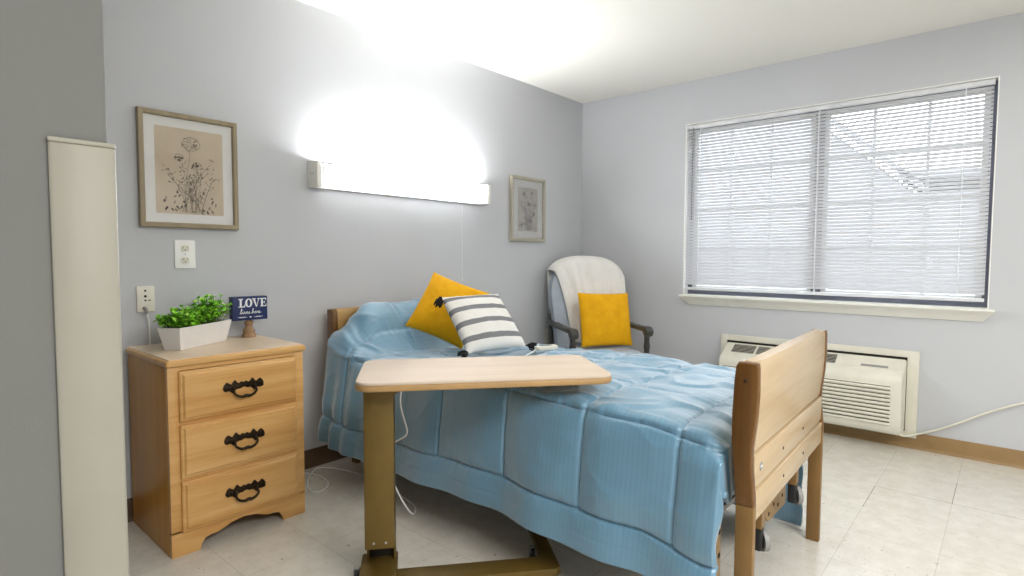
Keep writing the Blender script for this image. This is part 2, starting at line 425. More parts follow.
# ------------------------------------------------------------------ pictures
def ribbon(bm, pts, w, y=0.0):
    """flat ink stroke in the x-z plane"""
    pts = [Vector((p[0], p[1])) for p in pts]
    L, Rr = [], []
    for i, p in enumerate(pts):
        d = pts[min(i + 1, len(pts) - 1)] - pts[max(i - 1, 0)]
        if d.length < 1e-9: continue
        d.normalize(); q = Vector((-d.y, d.x)) * w / 2 * (1 - .4 * i / len(pts))
        L.append(bm.verts.new((p.x + q.x, y, p.y + q.y))); Rr.append(bm.verts.new((p.x - q.x, y, p.y - q.y)))
    for i in range(len(L) - 1): bm.faces.new((L[i], L[i + 1], Rr[i + 1], Rr[i]))
def blob(bm, x, z, r, rnd, y=0.0, n=7, sq=1.0, ang=0):
    vs = []
    for k in range(n):
        a = 2 * PI * k / n; rr = r * rnd.uniform(.6, 1.2)
        u, v = rr * math.cos(a), rr * sq * math.sin(a)
        vs.append(bm.verts.new((x + u * math.cos(ang) - v * math.sin(ang), y, z + u * math.sin(ang) + v * math.cos(ang))))
    bm.faces.new(vs)
def botanical(seed, W, H, heads, dense=1.0, K=1.0):
    """a loose drawing of meadow flowers: ink stems and blossoms (dark), soft leaves (pale)"""
    rnd = random.Random(seed); dk, sf = B(), B()
    for hx, hz, kind in heads:
        x0 = rnd.uniform(-.18, .18) * W; pts = []
        for k in range(9):
            u = k / 8; pts.append((x0 + (hx * W - x0) * u ** 1.4 + rnd.uniform(-.002, .002), -H / 2 + .01 + (hz * H + H / 2 - .01) * u))
        ribbon(dk if rnd.random() < .4 else sf, pts, .0022 * K, -.0002)
        for k in range(2, 8):
            if rnd.random() < .8:
                s = rnd.choice((-1, 1)); p = pts[k]; l = rnd.uniform(.012, .03)
                q = (p[0] + s * l, p[1] + l * rnd.uniform(.5, 1.2))
                ribbon(dk, [p, ((p[0] + q[0]) / 2 + s * .003, (p[1] + q[1]) / 2 - .002), q], .0016 * K, -.0003)
                blob(rnd.choice((dk, sf, sf)), q[0], q[1], rnd.uniform(.004, .008) * K, rnd, -.0004, 6, .5, rnd.uniform(.5, 2.4))
        hx, hz = pts[-1]
        if kind == 'big':
            for k in range(26):
                a = rnd.uniform(0, 2 * PI); rr = .036 * rnd.random() ** .5
                ribbon(dk if k % 2 else sf, [(hx + rr * math.cos(a) * .5, hz + rr * math.sin(a) * .45), (hx + rr * 1.1 * math.cos(a), hz + .9 * rr * math.sin(a)), (hx + rr * 1.25 * math.cos(a + .3), hz + rr * math.sin(a + .3))], .0022, -.0005 - k * 1e-5)
            ring = [(hx + .036 * math.cos(2 * PI * k / 22) * rnd.uniform(.9, 1.1), hz + .030 * math.sin(2 * PI * k / 22) * rnd.uniform(.85, 1.1)) for k in range(23)]
            ribbon(dk, ring, .002, -.0007)
        elif kind == 'med':
            for k in range(9):
                a = rnd.uniform(0, 2 * PI); blob(dk if k % 3 else sf, hx + .017 * math.cos(a) * rnd.random(), hz + .015 * math.sin(a) * rnd.random(), .0055 * K, rnd, -.0005 - k * 1e-5)
            ribbon(dk, [(hx + .019 * math.cos(k * .5), hz + .015 * math.sin(k * .5)) for k in range(13)], .0017 * K, -.0008)
        else:
            for k in range(int(8 * dense)):
                blob(dk, hx + rnd.uniform(-.02, .02), hz + rnd.uniform(-.028, .022), rnd.uniform(.0025, .005) * K, rnd, -.0005 - k * 1e-5, 6, .7)
    for k in range(int(26 * dense)):
        x = rnd.uniform(-.42, .42) * W; z = -H / 2 + rnd.uniform(.01, .3) * H * (1 - abs(x) / W)
        a = rnd.uniform(.7, 2.4); blob(dk if rnd.random() < .55 else sf, x, z, rnd.uniform(.006, .012), rnd, -.0006 - k * 1e-5, 7, .4, a)
    for k in range(int(10 * dense)):
        x = rnd.uniform(-.1, .1) * W; l = rnd.uniform(.3, .6) * H
        ribbon(sf, [(x, -H / 2 + .006), (x + rnd.uniform(-.01, .01), -H / 2 + l * .5), (x + rnd.uniform(-.05, .05), -H / 2 + l)], .0015, -.00015)
    return dk, sf
def picture(x0, x1, z0, z1, label, frame, paper, fw, inset_x, inset_z, heads, seed, ink, K=1.0):
    cx, cz = (x0 + x1) / 2, (z0 + z1) / 2; W, H = x1 - x0, z1 - z0
    t = thing('framed_picture', label, 'picture', (cx, -.003, cz), 0, 'framed botanical prints')
    b = B(); d = .026
    o2 = [(-W / 2, -H / 2), (W / 2, -H / 2), (W / 2, H / 2), (-W / 2, H / 2)]
    def inner(k): return [(-W / 2 + k, -H / 2 + k), (W / 2 - k, -H / 2 + k), (W / 2 - k, H / 2 - k), (-W / 2 + k, H / 2 - k)]
    rings = []
    for k, y in ((0, 0), (0, -d + .003), (.003, -d), (fw - .004, -d), (fw, -d + .006), (fw, 0)):
        rings.append([b.verts.new((p[0], y, p[1])) for p in inner(k)])
    for r0, r1 in zip(rings, rings[1:] + rings[:1]):
        for k in range(4): b.faces.new((r0[k], r0[(k + 1) % 4], r1[(k + 1) % 4], r1[k]))
    obj('frame', b, frame, t, 30)
    k = fw - .001
    b = B(); bx(b, -W / 2 + k, -.010, -H / 2 + k, W / 2 - k, -.002, H / 2 - k); obj('mat_board', b, 'mat', t)
    pw, ph = W - 2 * inset_x, H - 2 * inset_z
    b = B(); prism(b, rrect(-pw / 2, -ph / 2, pw / 2, ph / 2, .008), 'y', -.0108, -.0098); pr = obj('art_print', b, paper, t)
    dk, sf = botanical(seed, pw, ph, heads, 1.0, K)
    for nm, bmx, m in (('ink_drawing', dk, ink), ('pale_leaves', sf, 'ink_soft')):
        for v in bmx.verts: v.co.y -= .0112
        obj(nm, bmx, m, pr, recalc=False)
    b = B(); bx(b, -W / 2 + k, -.0165, -H / 2 + k, W / 2 - k, -.0150, H / 2 - k); obj('glass_pane', b, 'glass', t)
picture(-3.322, -2.913, 1.256, 1.757, 'large framed wildflower drawing in a taupe frame above the dresser', 'frame_tan', 'paper', .022, .064, .062,
        [(.02, .33, 'big'), (-.16, .16, 'med'), (-.33, .02, 'dots'), (.1, .08, 'med'), (-.25, -.12, 'dots'), (.3, .12, 'thin'), (.36, -.05, 'thin'), (.02, -.08, 'dots'), (.17, 0, 'dots'), (-.1, -.05, 'dots')], 3, 'ink')
picture(-.942, -.537, 1.251, 1.735, 'framed flower sprig print in a pale silver frame near the room corner', 'frame_silver', 'paper_grey', .024, .085, .078,
        [(-.2, .34, 'med'), (.2, .36, 'dots'), (-.3, .1, 'dots'), (.05, .12, 'med'), (.33, .12, 'dots'), (-.1, -.06, 'dots'), (.28, -.1, 'med'), (-.36, -.3, 'dots'), (.1, -.25, 'med')], 11, 'ink_purple', 1.7)

# ------------------------------------------------------------------ wall plates
def duplex(x, z, label, plate, wd=.078, hd=.120):
    t = thing('electrical_outlet', label, 'outlet', (x, 0, z), 0, 'outlets on the headboard wall')
    b = B(); prism(b, rrect(-wd / 2, -hd / 2, wd / 2, hd / 2, .005), 'y', -.006, -.0005, .002); obj('cover_plate', b, plate, t)
    for s in (-1, 1):
        b = B(); prism(b, rrect(-.017, s * .0265 - .014, .017, s * .0265 + .014, .010), 'y', -.0085, -.005, .001); r = obj('receptacle', b, 'cream', t)
        b = B(); zc = s * .0265
        bx(b, -.0085, -.0092, zc - .001, -.0065, -.0080, zc + .008); bx(b, .0065, -.0092, zc, .0085, -.0080, zc + .007)
        tube(b, [(0, -.0092, zc - .007), (0, -.0080, zc - .007)], .0026, 10)
        obj('slot', b, 'ivory_dark', r)
    b = B(); tube(b, [(0, -.0075, 0), (0, -.005, 0)], .003, 10); obj('screw', b, 'steel', t)
duplex(-3.145, 1.139, 'white duplex outlet on the wall just under the large picture', 'white_gloss', .086, .126)
duplex(-.47, .50, 'cream outlet low on the wall behind the armchair', 'cream')
t = thing('call_station_plate', 'cream wall plate with a plugged-in white cord above the dresser edge', 'wall plate', (-3.306, 0, .946))
b = B(); prism(b, rrect(-.034, -.056, .034, .056, .004), 'y', -.009, -.0005, .0025); obj('cover_plate', b, 'cream', t)
b = B()
for z, r in ((.036, .0045), (.012, .0055), (-.006, .004)): tube(b, [(-.002, -.0098, z), (-.002, -.008, z)], r, 10)
bx(b, .008, -.0096, -.008, .018, -.0085, -.004)
obj('jack', b, 'ivory_dark', t)

# ------------------------------------------------------------------ wall lamp over the bed
t = thing('wall_light', 'long white fluorescent light fixture glowing on the wall above the bed', 'light', (-1.895, 0, 1.495))
L = .637
b = B()
prism(b, [(-.0005, .0), (-.030, .0), (-.030, .006), (-.02, .010), (-.02, .13), (-.0005, .13)], 'x', -L + .01, L - .01); obj('housing', b, 'white_gloss', t)
for s in (-1, 1):
    b = B(); x = s * L; prism(b, [(-.0005, -.003), (-.100, -.003), (-.100, .128), (-.004, .137), (-.0005, .137)], 'x', x - .012, x + .012, .002); e = obj('end_cap', b, 'white_trim', t)
    if s < 0:
        for y in (-.035, -.062):
            b = B(); tube(b, [(x - .0128, y, .07), (x - .010, y, .068)], .0042, 10); obj('screw', b, 'grey_plastic', e)
b = B(); pts = [(-.030, .0005), (-.088, .0005), (-.096, .004), (-.099, .02), (-.100, .045), (-.097, .068), (-.094, .068), (-.096, .045), (-.095, .02), (-.093, .007), (-.087, .004), (-.030, .004)]
prism(b, pts, 'x', -L + .012, L - .012); obj('front_lens', b, 'lens', t)
b = B(); tube(b, [(-L + .06, -.055, .092), (L - .06, -.055, .092)], .0127, 16); obj('lamp_tube', b, 'tube', t)
for s in (-1, 1):
    b = B(); bx(b, s * (L - .045) - .012, -.07, .01, s * (L - .045) + .012, -.04, .112, .003); obj('lamp_holder', b, 'white_gloss', t)
b = B(); tube(b, [(.43, -.05, .002), (.43, -.05, -.50)], .0012, 6); lathe(b, [(.001, -.53), (.004, -.525), (.004, -.505), (.001, -.50)], (.43, -.05), 8); obj('pull_cord', b, 'white_paint', t)

# ------------------------------------------------------------------ dresser
DX0, DX1, DY0, DY1, DT = -3.385, -2.852, -.49, -.03, .751
t = thing('dresser', 'three-drawer maple dresser with dark bail handles standing against the wall', 'dresser', ((DX0 + DX1) / 2, (DY0 + DY1) / 2, 0))
hw, hd = (DX1 - DX0) / 2, (DY1 - DY0) / 2
b = B()
for s in (-1, 1):                                         # side panels
    x = s * hw; bx(b, min(x, x - s * .02), -hd + .018, 0, max(x, x - s * .02), hd, DT - .03, .001)
bx(b, -hw + .02, hd - .012, .06, hw - .02, hd - .002, DT - .03); bx(b, -hw + .02, -hd + .05, .085, hw - .02, hd - .012, .10)
obj('carcass', b, 'maple_side', t)
b = B(); y0, y1 = -hd, -hd + .02
for s in (-1, 1):
    x = s * hw; bx(b, min(x, x - s * .040), y0, .09, max(x, x - s * .040), y1, DT - .03, .001)
for z0, z1 in ((DT - .046, DT - .03), (.50, .512), (.284, .296)): bx(b, -hw + .04, y0, z0, hw - .04, y1, z1)
# scalloped apron: feet each side, ogee rise to a shallow arch
ap = [(-hw, 0), (-hw + .100, 0), (-hw + .105, .022), (-hw + .118, .040), (-hw + .140, .046), (-hw + .165, .047), (-hw + .19, .055), (-hw + .215, .066)]
ap += [(0, .074)] + [(-x, z) for x, z in ap[::-1]]
prism(b, ap + [(hw, .098), (-hw, .098)], 'y', y0, y1, .0015)
obj('front_frame', b, 'maple_front', t)
b = B(); prism(b, rrect(-hw - .007, -hd - .014, hw + .010, hd + .01, .012), 'z', DT - .030, DT - .004, .008, 3); tp = obj('top', b, 'maple_front', t)
b = B(); prism(b, rrect(-hw + .003, -hd - .003, hw + .001, hd + .006, .006), 'z', DT - .005, DT, .002); obj('top_inlay', b, 'maple_top', tp)
def handle(parent, z):
    """antique bail pull: pierced scroll back plate and a drooping bail"""
    y = -hd - .021; rnd = random.Random(5)
    b = B(); half = [(0, .012), (.010, .016), (.018, .011), (.026, .014), (.034, .022), (.042, .016), (.048, .010), (.056, .013), (.064, .018), (.073, .014), (.079, .007), (.081, 0), (.075, -.006), (.066, -.008), (.058, -.004), (.050, -.010), (.042, -.014), (.035, -.008), (.026, -.003), (.014, -.004), (0, .001)]
    out = half + [(-x, zz) for x, zz in half[::-1][1:-1]]
    prism(b, [(p.x, z + .016 + p.y * 1.5) for p in smooth_pts([Vector((x, zz, 0)) for x, zz in out], 1, True)], 'y', y - .004, y, .001)
    for s in (-1, 1):
        for cx, cz, r in ((.042, .013, .008), (.072, .014, .006), (.058, .012, .005)):
            lathe_y(b, s * cx, y - .004, z + cz, r)
    hnd = obj('handle', b, 'antique', parent, 50)
    b = B()
    pts = smooth_pts([(-.042, y - .012, z + .010), (-.045, y - .020, z - .002), (-.032, y - .023, z - .014), (-.013, y - .024, z - .020), (0, y - .024, z - .015), (.013, y - .024, z - .020), (.032, y - .023, z - .014), (.045, y - .020, z - .002), (.042, y - .012, z + .010)], 2)
    n = len(pts); tube(b, pts, [.0036 + .0022 * math.sin(PI * k / (n - 1)) + (.0012 if abs(k - n / 2) < n * .09 else 0) for k in range(n)], 8)
    obj('bail', b, 'antique', hnd, 60)
def lathe_y(bm, x, y, z, r):
    n = 10; prof = [(r, 0), (r, -.004), (r * .7, -.008), (.0008, -.010)]
    rings = [[bm.verts.new((x + rr * math.cos(2 * PI * k / n), y + dy, z + rr * math.sin(2 * PI * k / n))) for k in range(n)] for rr, dy in prof]
    for a, c in zip(rings, rings[1:]):
        for k in range(n): bm.faces.new((a[k], a[(k + 1) % n], c[(k + 1) % n], c[k]))
for z0, z1 in ((.513, .703), (.297, .500), (.090, .284)):
    b = B(); xa, xb = -hw + .036, hw - .036; rings = []
    for k, y in ((0, 0), (0, -.010), (.004, -.013), (.010, -.014), (.016, -.020), (.022, -.021)):
        rings.append([b.verts.new((px, -hd + y, pz)) for px, pz in ((xa + k, z0 + k), (xb - k, z0 + k), (xb - k, z1 - k), (xa + k, z1 - k))])
    for r0, r1 in zip(rings, rings[1:]):
        for k in range(4): b.faces.new((r0[k], r0[(k + 1) % 4], r1[(k + 1) % 4], r1[k]))
    b.faces.new(rings[-1])
    bx(b, xa + .02, -hd + .001, z0 + .015, xb - .02, hd - .06, z1 - .02)
    d = obj('drawer', b, 'maple_front', t, 20); handle(d, (z0 + z1) / 2 - .012)

# ------------------------------------------------------------------ planter with foliage on the dresser
t = thing('planter', 'white tapered planter box full of bright green leaves on the dresser', 'plant', (-3.172, -.192, DT), R(33))
b = B(); H = .093
def box_ring(lx, ly, z): return [b.verts.new((sx * lx, sy * ly, z)) for sx, sy in ((-1, -1), (1, -1), (1, 1), (-1, 1))]
rings = [box_ring(.142, .034, .0), box_ring(.144, .036, .002), box_ring(.165, .050, H), box_ring(.160, .046, H), box_ring(.158, .044, H - .015)]
for r0, r1 in zip(rings, rings[1:]):
    for k in range(4): b.faces.new((r0[k], r0[(k + 1) % 4], r1[(k + 1) % 4], r1[k]))
b.faces.new(rings[0][::-1]); b.faces.new(rings[-1])
obj('planter_box', b, 'planter', t, 25)
b = B(); bx(b, -.155, -.042, H - .02, .155, .042, H - .006, .003); obj('soil', b, 'soil', t)
rnd = random.Random(21); b = B(); sb = B()
def leaf(bm, p, d, ln, wd, up):
    d = d.normalized(); s = d.cross(up)
    if s.length < .1: s = d.cross(Vector((1, 0, 0)))
    s.normalize(); nrm = s.cross(d).normalized()
    pr = [(0, 0), (.25, .8), (.55, 1), (.82, .75), (1, 0)]
    mid = [bm.verts.new(p + d * ln * u - nrm * ln * .25 * u * u) for u, _ in pr]
    lf = [bm.verts.new(p + d * ln * u + s * wd * q + nrm * (wd * .25 * q - ln * .25 * u * u)) for u, q in pr[1:-1]]
    rt = [bm.verts.new(p + d * ln * u - s * wd * q + nrm * (wd * .25 * q - ln * .25 * u * u)) for u, q in pr[1:-1]]
    for side in (lf, rt):
        bm.faces.new((mid[0], side[0], mid[1])); bm.faces.new((mid[1], side[0], side[1], mid[2])); bm.faces.new((mid[2], side[1], side[2], mid[3])); bm.faces.new((mid[3], side[2], mid[4]))
tall = [(-.150, .10), (-.10, .105), (-.05, .105), (0, .12), (.05, .145), (.085, .165), (.12, .15), (.16, .12)]
def canopy(x):
    for (xa, za), (xb, zb2) in zip(tall, tall[1:]):
        if x <= xb: return za + (zb2 - za) * max(0, (x - xa)) / (xb - xa)
    return tall[-1][1]
for i in range(165):
    x = rnd.uniform(-.162, .132); y = rnd.uniform(-.044, .044)
    hmax = canopy(x) - .02
    hh = hmax * rnd.uniform(.25, 1.0) ** .8 * .95
    lean = Vector((rnd.gauss(0, .25) + x * 1.2, rnd.gauss(0, .3) + y * 7, 1))
    p0 = Vector((x * .95, y * .8, H - .01)); p1 = p0 + lean.normalized() * (hh * .55); p2 = p1 + (lean + Vector((rnd.gauss(0, .35), rnd.gauss(0, .35), -.1))).normalized() * (hh * .45)
    tube(sb, [p0, p1, p2], .0011, 5)
    for k in range(7):
        u = rnd.uniform(.35, 1); p = p0.lerp(p1, u * 2) if u < .5 else p1.lerp(p2, u * 2 - 1)
        d = Vector((rnd.gauss(0, 1), rnd.gauss(0, 1), rnd.gauss(.35, .5))); sz = rnd.uniform(.010, .019)
        leaf(b, p, d, sz * 1.5, sz * .62, Vector((0, 0, 1)))
    for k in range(3): leaf(b, p2, Vector((rnd.gauss(0, 1), rnd.gauss(0, 1), .6)), rnd.uniform(.012, .02), .008, Vector((0, 0, 1)))
obj('foliage', b, 'leaf', t, 60, recalc=False); obj('stems', sb, 'stem', t)

# ------------------------------------------------------------------ LOVE sign
t = thing('sign', 'navy LOVE block sign on a turned wooden spindle on the dresser', 'sign', (-2.912, -.105, DT), R(-2))
b = B(); lathe(b, [(.031, 0), (.032, .004), (.031, .012), (.026, .018), (.025, .024), (.028, .029), (.024, .037), (.018, .046), (.015, .054), (.017, .059), (.020, .064), (.020, .070), (.014, .076), (.014, .084)], (0, 0), 24); obj('spindle', b, 'turned_wood', t, 40)
b = B(); SW, S0, S1, SY = .080, .082, .192, -.022; bx(b, -SW, SY, S0, SW, -SY, S1, .0015); blk = obj('sign_block', b, 'navy', t)
b = B(); yf = SY - .0012
def poly(pts): prism(b, [(x, z) for x, z in pts], 'y', yf, SY + .001)
def rect(x0, z0, x1, z1): poly([(x0, z0), (x1, z0), (x1, z1), (x0, z1)])
ZB, ZT = .143, .183; Hh = ZT - ZB
lx = -.054
# L
rect(lx + .006, ZB, lx + .015, ZT); rect(lx, ZT - .0045, lx + .021, ZT); rect(lx, ZB, lx + .030, ZB + .0045); poly([(lx + .024, ZB + .004), (lx + .030, ZB + .004), (lx + .030, ZB + .015), (lx + .0275, ZB + .012)])
# O (thick sides, thin top and bottom)
ox = lx + .047; no = 20
for k in range(no):
    a0, a1 = 2 * PI * k / no, 2 * PI * (k + 1) / no
    zc = (ZB + ZT) / 2
    poly([(ox + .0165 * math.cos(a0), zc + (Hh / 2 + .0005) * math.sin(a0)), (ox + .0165 * math.cos(a1), zc + (Hh / 2 + .0005) * math.sin(a1)), (ox + .0072 * math.cos(a1), zc + (Hh / 2 - .004) * math.sin(a1)), (ox + .0072 * math.cos(a0), zc + (Hh / 2 - .004) * math.sin(a0))])
# V
vx = lx + .081
poly([(vx - .016, ZT), (vx - .006, ZT), (vx + .0035, ZB), (vx - .001, ZB)]); poly([(vx + .011, ZT), (vx + .014, ZT), (vx + .0035, ZB), (vx + .001, ZB)])
rect(vx - .019, ZT - .004, vx - .002, ZT); rect(vx + .006, ZT - .004, vx + .019, ZT)
# E
ex = lx + .101
rect(ex + .003, ZB, ex + .012, ZT); rect(ex, ZT - .0045, ex + .027, ZT); rect(ex, ZB, ex + .028, ZB + .0045); rect(ex + .01, (ZB + ZT) / 2 - .002, ex + .020, (ZB + ZT) / 2 + .002)
poly([(ex + .0225, ZT - .004), (ex + .027, ZT - .004), (ex + .027, ZT - .013)]); poly([(ex + .0225, ZB + .004), (ex + .028, ZB + .004), (ex + .028, ZB + .014)]); rect(ex + .0185, (ZB + ZT) / 2 - .006, ex + .0205, (ZB + ZT) / 2 + .006)
# script line "lives here"
def stroke(pts, r=.0013):
    tube(b, [(x, yf + .0005, z) for x, z in [tuple(p)[:2] for p in smooth_pts([Vector((p[0], p[1], 0)) for p in pts], 2)]], r, 6)
sz, bz = .011, .112
def S(x, pts, h=1): stroke([(x + px * sz, bz + pz * sz * h) for px, pz in pts])
x = -.046
S(x, [(-.3, .1), (.2, .5), (.75, 2.0), (.55, 2.4), (.3, 1.6), (.15, .3), (.35, 0), (.8, .3)]); x += .0085                    # l
S(x, [(0, .3), (.3, 1), (.25, .2), (.45, 0), (.8, .4)]); S(x, [(.42, 1.45), (.5, 1.55)]); x += .0075                          # i
S(x, [(0, .8), (.2, 1), (.35, .1), (.55, 0), (.9, .9), (1.1, .8)]); x += .0105                                                # v
S(x, [(0, .4), (.5, .7), (.55, 1), (.25, .9), (.15, .3), (.45, 0), (.95, .35)]); x += .0095                                   # e
S(x, [(0, .2), (.45, 1.05), (.45, .5), (.6, .15), (.3, -.02), (.05, .12)]); x += .017                                         # s
S(x, [(-.5, .1), (.2, .6), (.7, 2.0), (.5, 2.3), (.3, 1.5), (.1, 0)]); S(x, [(.12, .4), (.5, 1), (.7, .8), (.7, .1), (1.0, .2)]); x += .0115   # h
S(x, [(0, .4), (.5, .7), (.55, 1), (.25, .9), (.15, .3), (.45, 0), (.95, .35)]); x += .0095                                   # e
S(x, [(0, .3), (.25, 1.1), (.4, .85), (.65, .9), (.55, .2), (.9, .2)]); x += .0085                                            # r
S(x, [(0, .4), (.5, .7), (.55, 1), (.25, .9), (.15, .3), (.45, 0), (1.2, .5)])                                                # e
# ornament line: arrows meeting a small heart
stroke([(-.058, .097), (-.016, .0965)], .0009); stroke([(.016, .0965), (.058, .097)], .0009)
for s in (-1, 1):
    for k in range(4):
        x = s * (.024 + .007 * k); stroke([(x, .0965), (x + s * .004, .0995)], .0010); stroke([(x, .0965), (x + s * .004, .0935)], .0010)
poly([(0, .092), (.005, .0965), (.0045, .0995), (.002, .1), (0, .0985), (-.002, .1), (-.0045, .0995), (-.005, .0965)])
obj('lettering', b, 'white_paint', blk, 40)

# ------------------------------------------------------------------ bed
BX0, BX1, BYF, BYH = -2.545, -1.605, -2.274, -.120
t = thing('bed', 'single care bed with maple end boards and its head against the wall', 'bed', ((BX0 + BX1) / 2, (BYF + BYH) / 2, 0))
ox, oy = t.location.x, t.location.y
def S_prof():   # side outline of an end post (outer face is -y): swelling at the top, waist below
    outer = [(-.030, .850), (-.033, .835), (-.034, .76), (-.030, .69), (-.022, .62), (-.021, .57), (-.026, .52), (-.030, .47), (-.030, .455)]
    inner = [(.020, .455), (.022, .50), (.028, .57), (.034, .63), (.034, .70), (.030, .80), (.026, .838), (.020, .850)]
    return outer + inner
def end_board(name, yc, flip, top, full):
    s = -1 if flip else 1
    b = B(); xw = (BX1 - BX0) / 2
    dz = top - .855
    outer = [(-.026, .852), (-.030, .838), (-.031, .76), (-.027, .69), (-.019, .62), (-.017, .597), (.012, .597), (.016, .70), (.016, .835), (.010, .852)]
    prism(b, [(yc - oy + s * y, z + dz) for y, z in outer], 'x', -xw + .028, xw - .028, .004, 3)
    e = obj(name, b, 'bed_face' if full else 'bed_head', t, 40)
    for sx in (-1, 1):
        b = B(); x = sx * (xw - .0145)
        prism(b, [(yc - oy + s * y, z + dz) for y, z in S_prof()], 'x', x - .0145, x + .0145, .005, 3); pst = obj('end_post', b, 'bed_edge', e, 40)
        if full:
            b = B(); xo = sx * xw; tube(b, [(xo + sx * .001, yc - oy, .80), (xo - sx * .004, yc - oy, .80)], .005, 10); obj('bolt', b, 'ivory_dark', pst)
        xl = x if full else x - sx * .13
        b = B(); bx(b, xl - .014, yc - oy - .030, 0, xl + .014, yc - oy + .018, .456 + dz, .003); obj('leg', b, 'leg_metal' if full else 'bronze_metal', e)
    b = B(); bx(b, -xw + .028, yc - oy - (.024 if not flip else -.004), .497 + dz, xw - .028, yc - oy + (.004 if not flip else .024), .590 + dz, .003); r1 = obj('upper_rail', b, 'bed_face' if full else 'bed_head', e)
    b = B(); bx(b, -xw + .028, yc - oy - (.027 if not flip else -.004), .405 + dz, xw - .028, yc - oy + (.004 if not flip else .027), .488 + dz, .004); r2 = obj('lower_rail', b, 'bed_face' if full else 'bed_head', e)
    b = B(); bx(b, -xw + .028, yc - oy - .006, .48 + dz, xw - .028, yc - oy + .004, .60 + dz); obj('groove', b, 'bed_edge', e)
    return e, r1, r2, xw
fb, r1, r2, xw = end_board('footboard', BYF, False, .855, True)
yo = BYF - oy
for x in (-.14, .13):
    b = B(); tube(b, [(x, yo - .0255, .535), (x, yo - .022, .535)], .005, 10); obj('bolt', b, 'ivory_dark', r1)
b = B(); tube(b, [(-.385, yo - .0255, .548), (-.385, yo - .0235, .548)], .013, 20); bd = obj('maker_badge', b, 'grey_plastic', r1)
b = B(); prism(b, [(-.394, .5455), (-.376, .5455), (-.376, .5505), (-.394, .5505)], 'y', yo - .0262, yo - .025); obj('badge_mark', b, 'white_paint', bd)
for x in (-.14, .13):
    b = B(); tube(b, [(x, yo - .0285, .447), (x, yo - .025, .447)], .005, 10); obj('bolt', b, 'ivory_dark', r2)
for x in (-.225, .215):                                   # short drop posts with casters folded up behind the foot rail
    b = B(); bx(b, x - .022, yo + .006, .30, x + .016, yo + .034, .47, .002); p = obj('caster_post', b, 'leg_metal', fb)
    b = B(); bx(b, x - .020, yo + .006, .228, x + .010, yo + .036, .312, .007); obj('caster_fork', b, 'black_rubber', p)
    b = B(); wa = Vector((.65, -.76, 0)); wc = Vector((x + .024, yo + .012, .250)); tube(b, [wc - wa * .008, wc + wa * .008], .034, 20); wl = obj('caster_wheel', b, 'grey_plastic', p)
    b = B(); tube(b, [wc + wa * .007, wc + wa * .010], .020, 20); obj('wheel_hub', b, 'white_gloss', wl)
hb, *_ = end_board('headboard', BYH, True, .858, False)
hb.location.x = .052
pv = Vector((-xw, yo - .03, 0)); fb.matrix_world = Matrix.Translation(pv) @ Matrix.Rotation(R(2.3), 4, 'Z') @ Matrix.Translation(-pv)
fb.matrix_local = fb.matrix_world
# steel frame under the mattress
b = B()
for x in (-.43, .41): bx(b, x, BYF - oy + .09, .315, x + .02, BYH - oy - .05, .375, .002)
for y in (BYF + .16, -1.4, -.75, BYH - .2): bx(b, -.42, y - oy, .33, .42, y - oy + .035, .37, .002)
obj('bed_frame', b, 'bronze_metal', t)
b = B(); bx(b, -.42, BYF - oy + .09, .375, .42, BYH - oy - .06, .39); obj('spring_deck', b, 'grey_plastic', t)
b = B(); bx(b, -.405, BYF - oy + .16, .392, .405, BYH - oy - .10, .560, .04, 4); obj('mattress', b, 'sheet_blue', t, 60)
# drilled corner brackets near the foot
for x0, x1, z0, z1, yy, nm in ((-.37, -.31, .12, .44, .07, 'v'), (.10, .37, .150, .275, .115, 'h')):
    b = B(); y = yo + yy
    if nm == 'v':
        bx(b, x0 - .09, y, .10, x0 - .06, y + .03, .44, .002)
    else:
        prism(b, [(x0, z0 + .05), (x0 + .06, z0), (x1, z0), (x1, z1), (x0 + .12, z1), (x0 + .09, z1 + .04), (x0, z1 + .04)], 'y', y, y + .035, .003)
    br = obj('drilled_bracket', b, 'tan_metal', t)
    hs = [(x0 - .075, .14 + .07 * k) for k in range(5)] if nm == 'v' else [(x0 + .06 + .055 * k, z0 + .03 + .02 * (k % 2)) for k in range(4)] + [(x0 + .1, z0 + .085), (x0 + .2, z0 + .09)]
    for hx, hz in hs:
        b = B(); tube(b, [(hx, y - .001, hz), (hx, y + .004, hz)], .008, 12); obj('bolt_hole', b, 'dark_void', br)

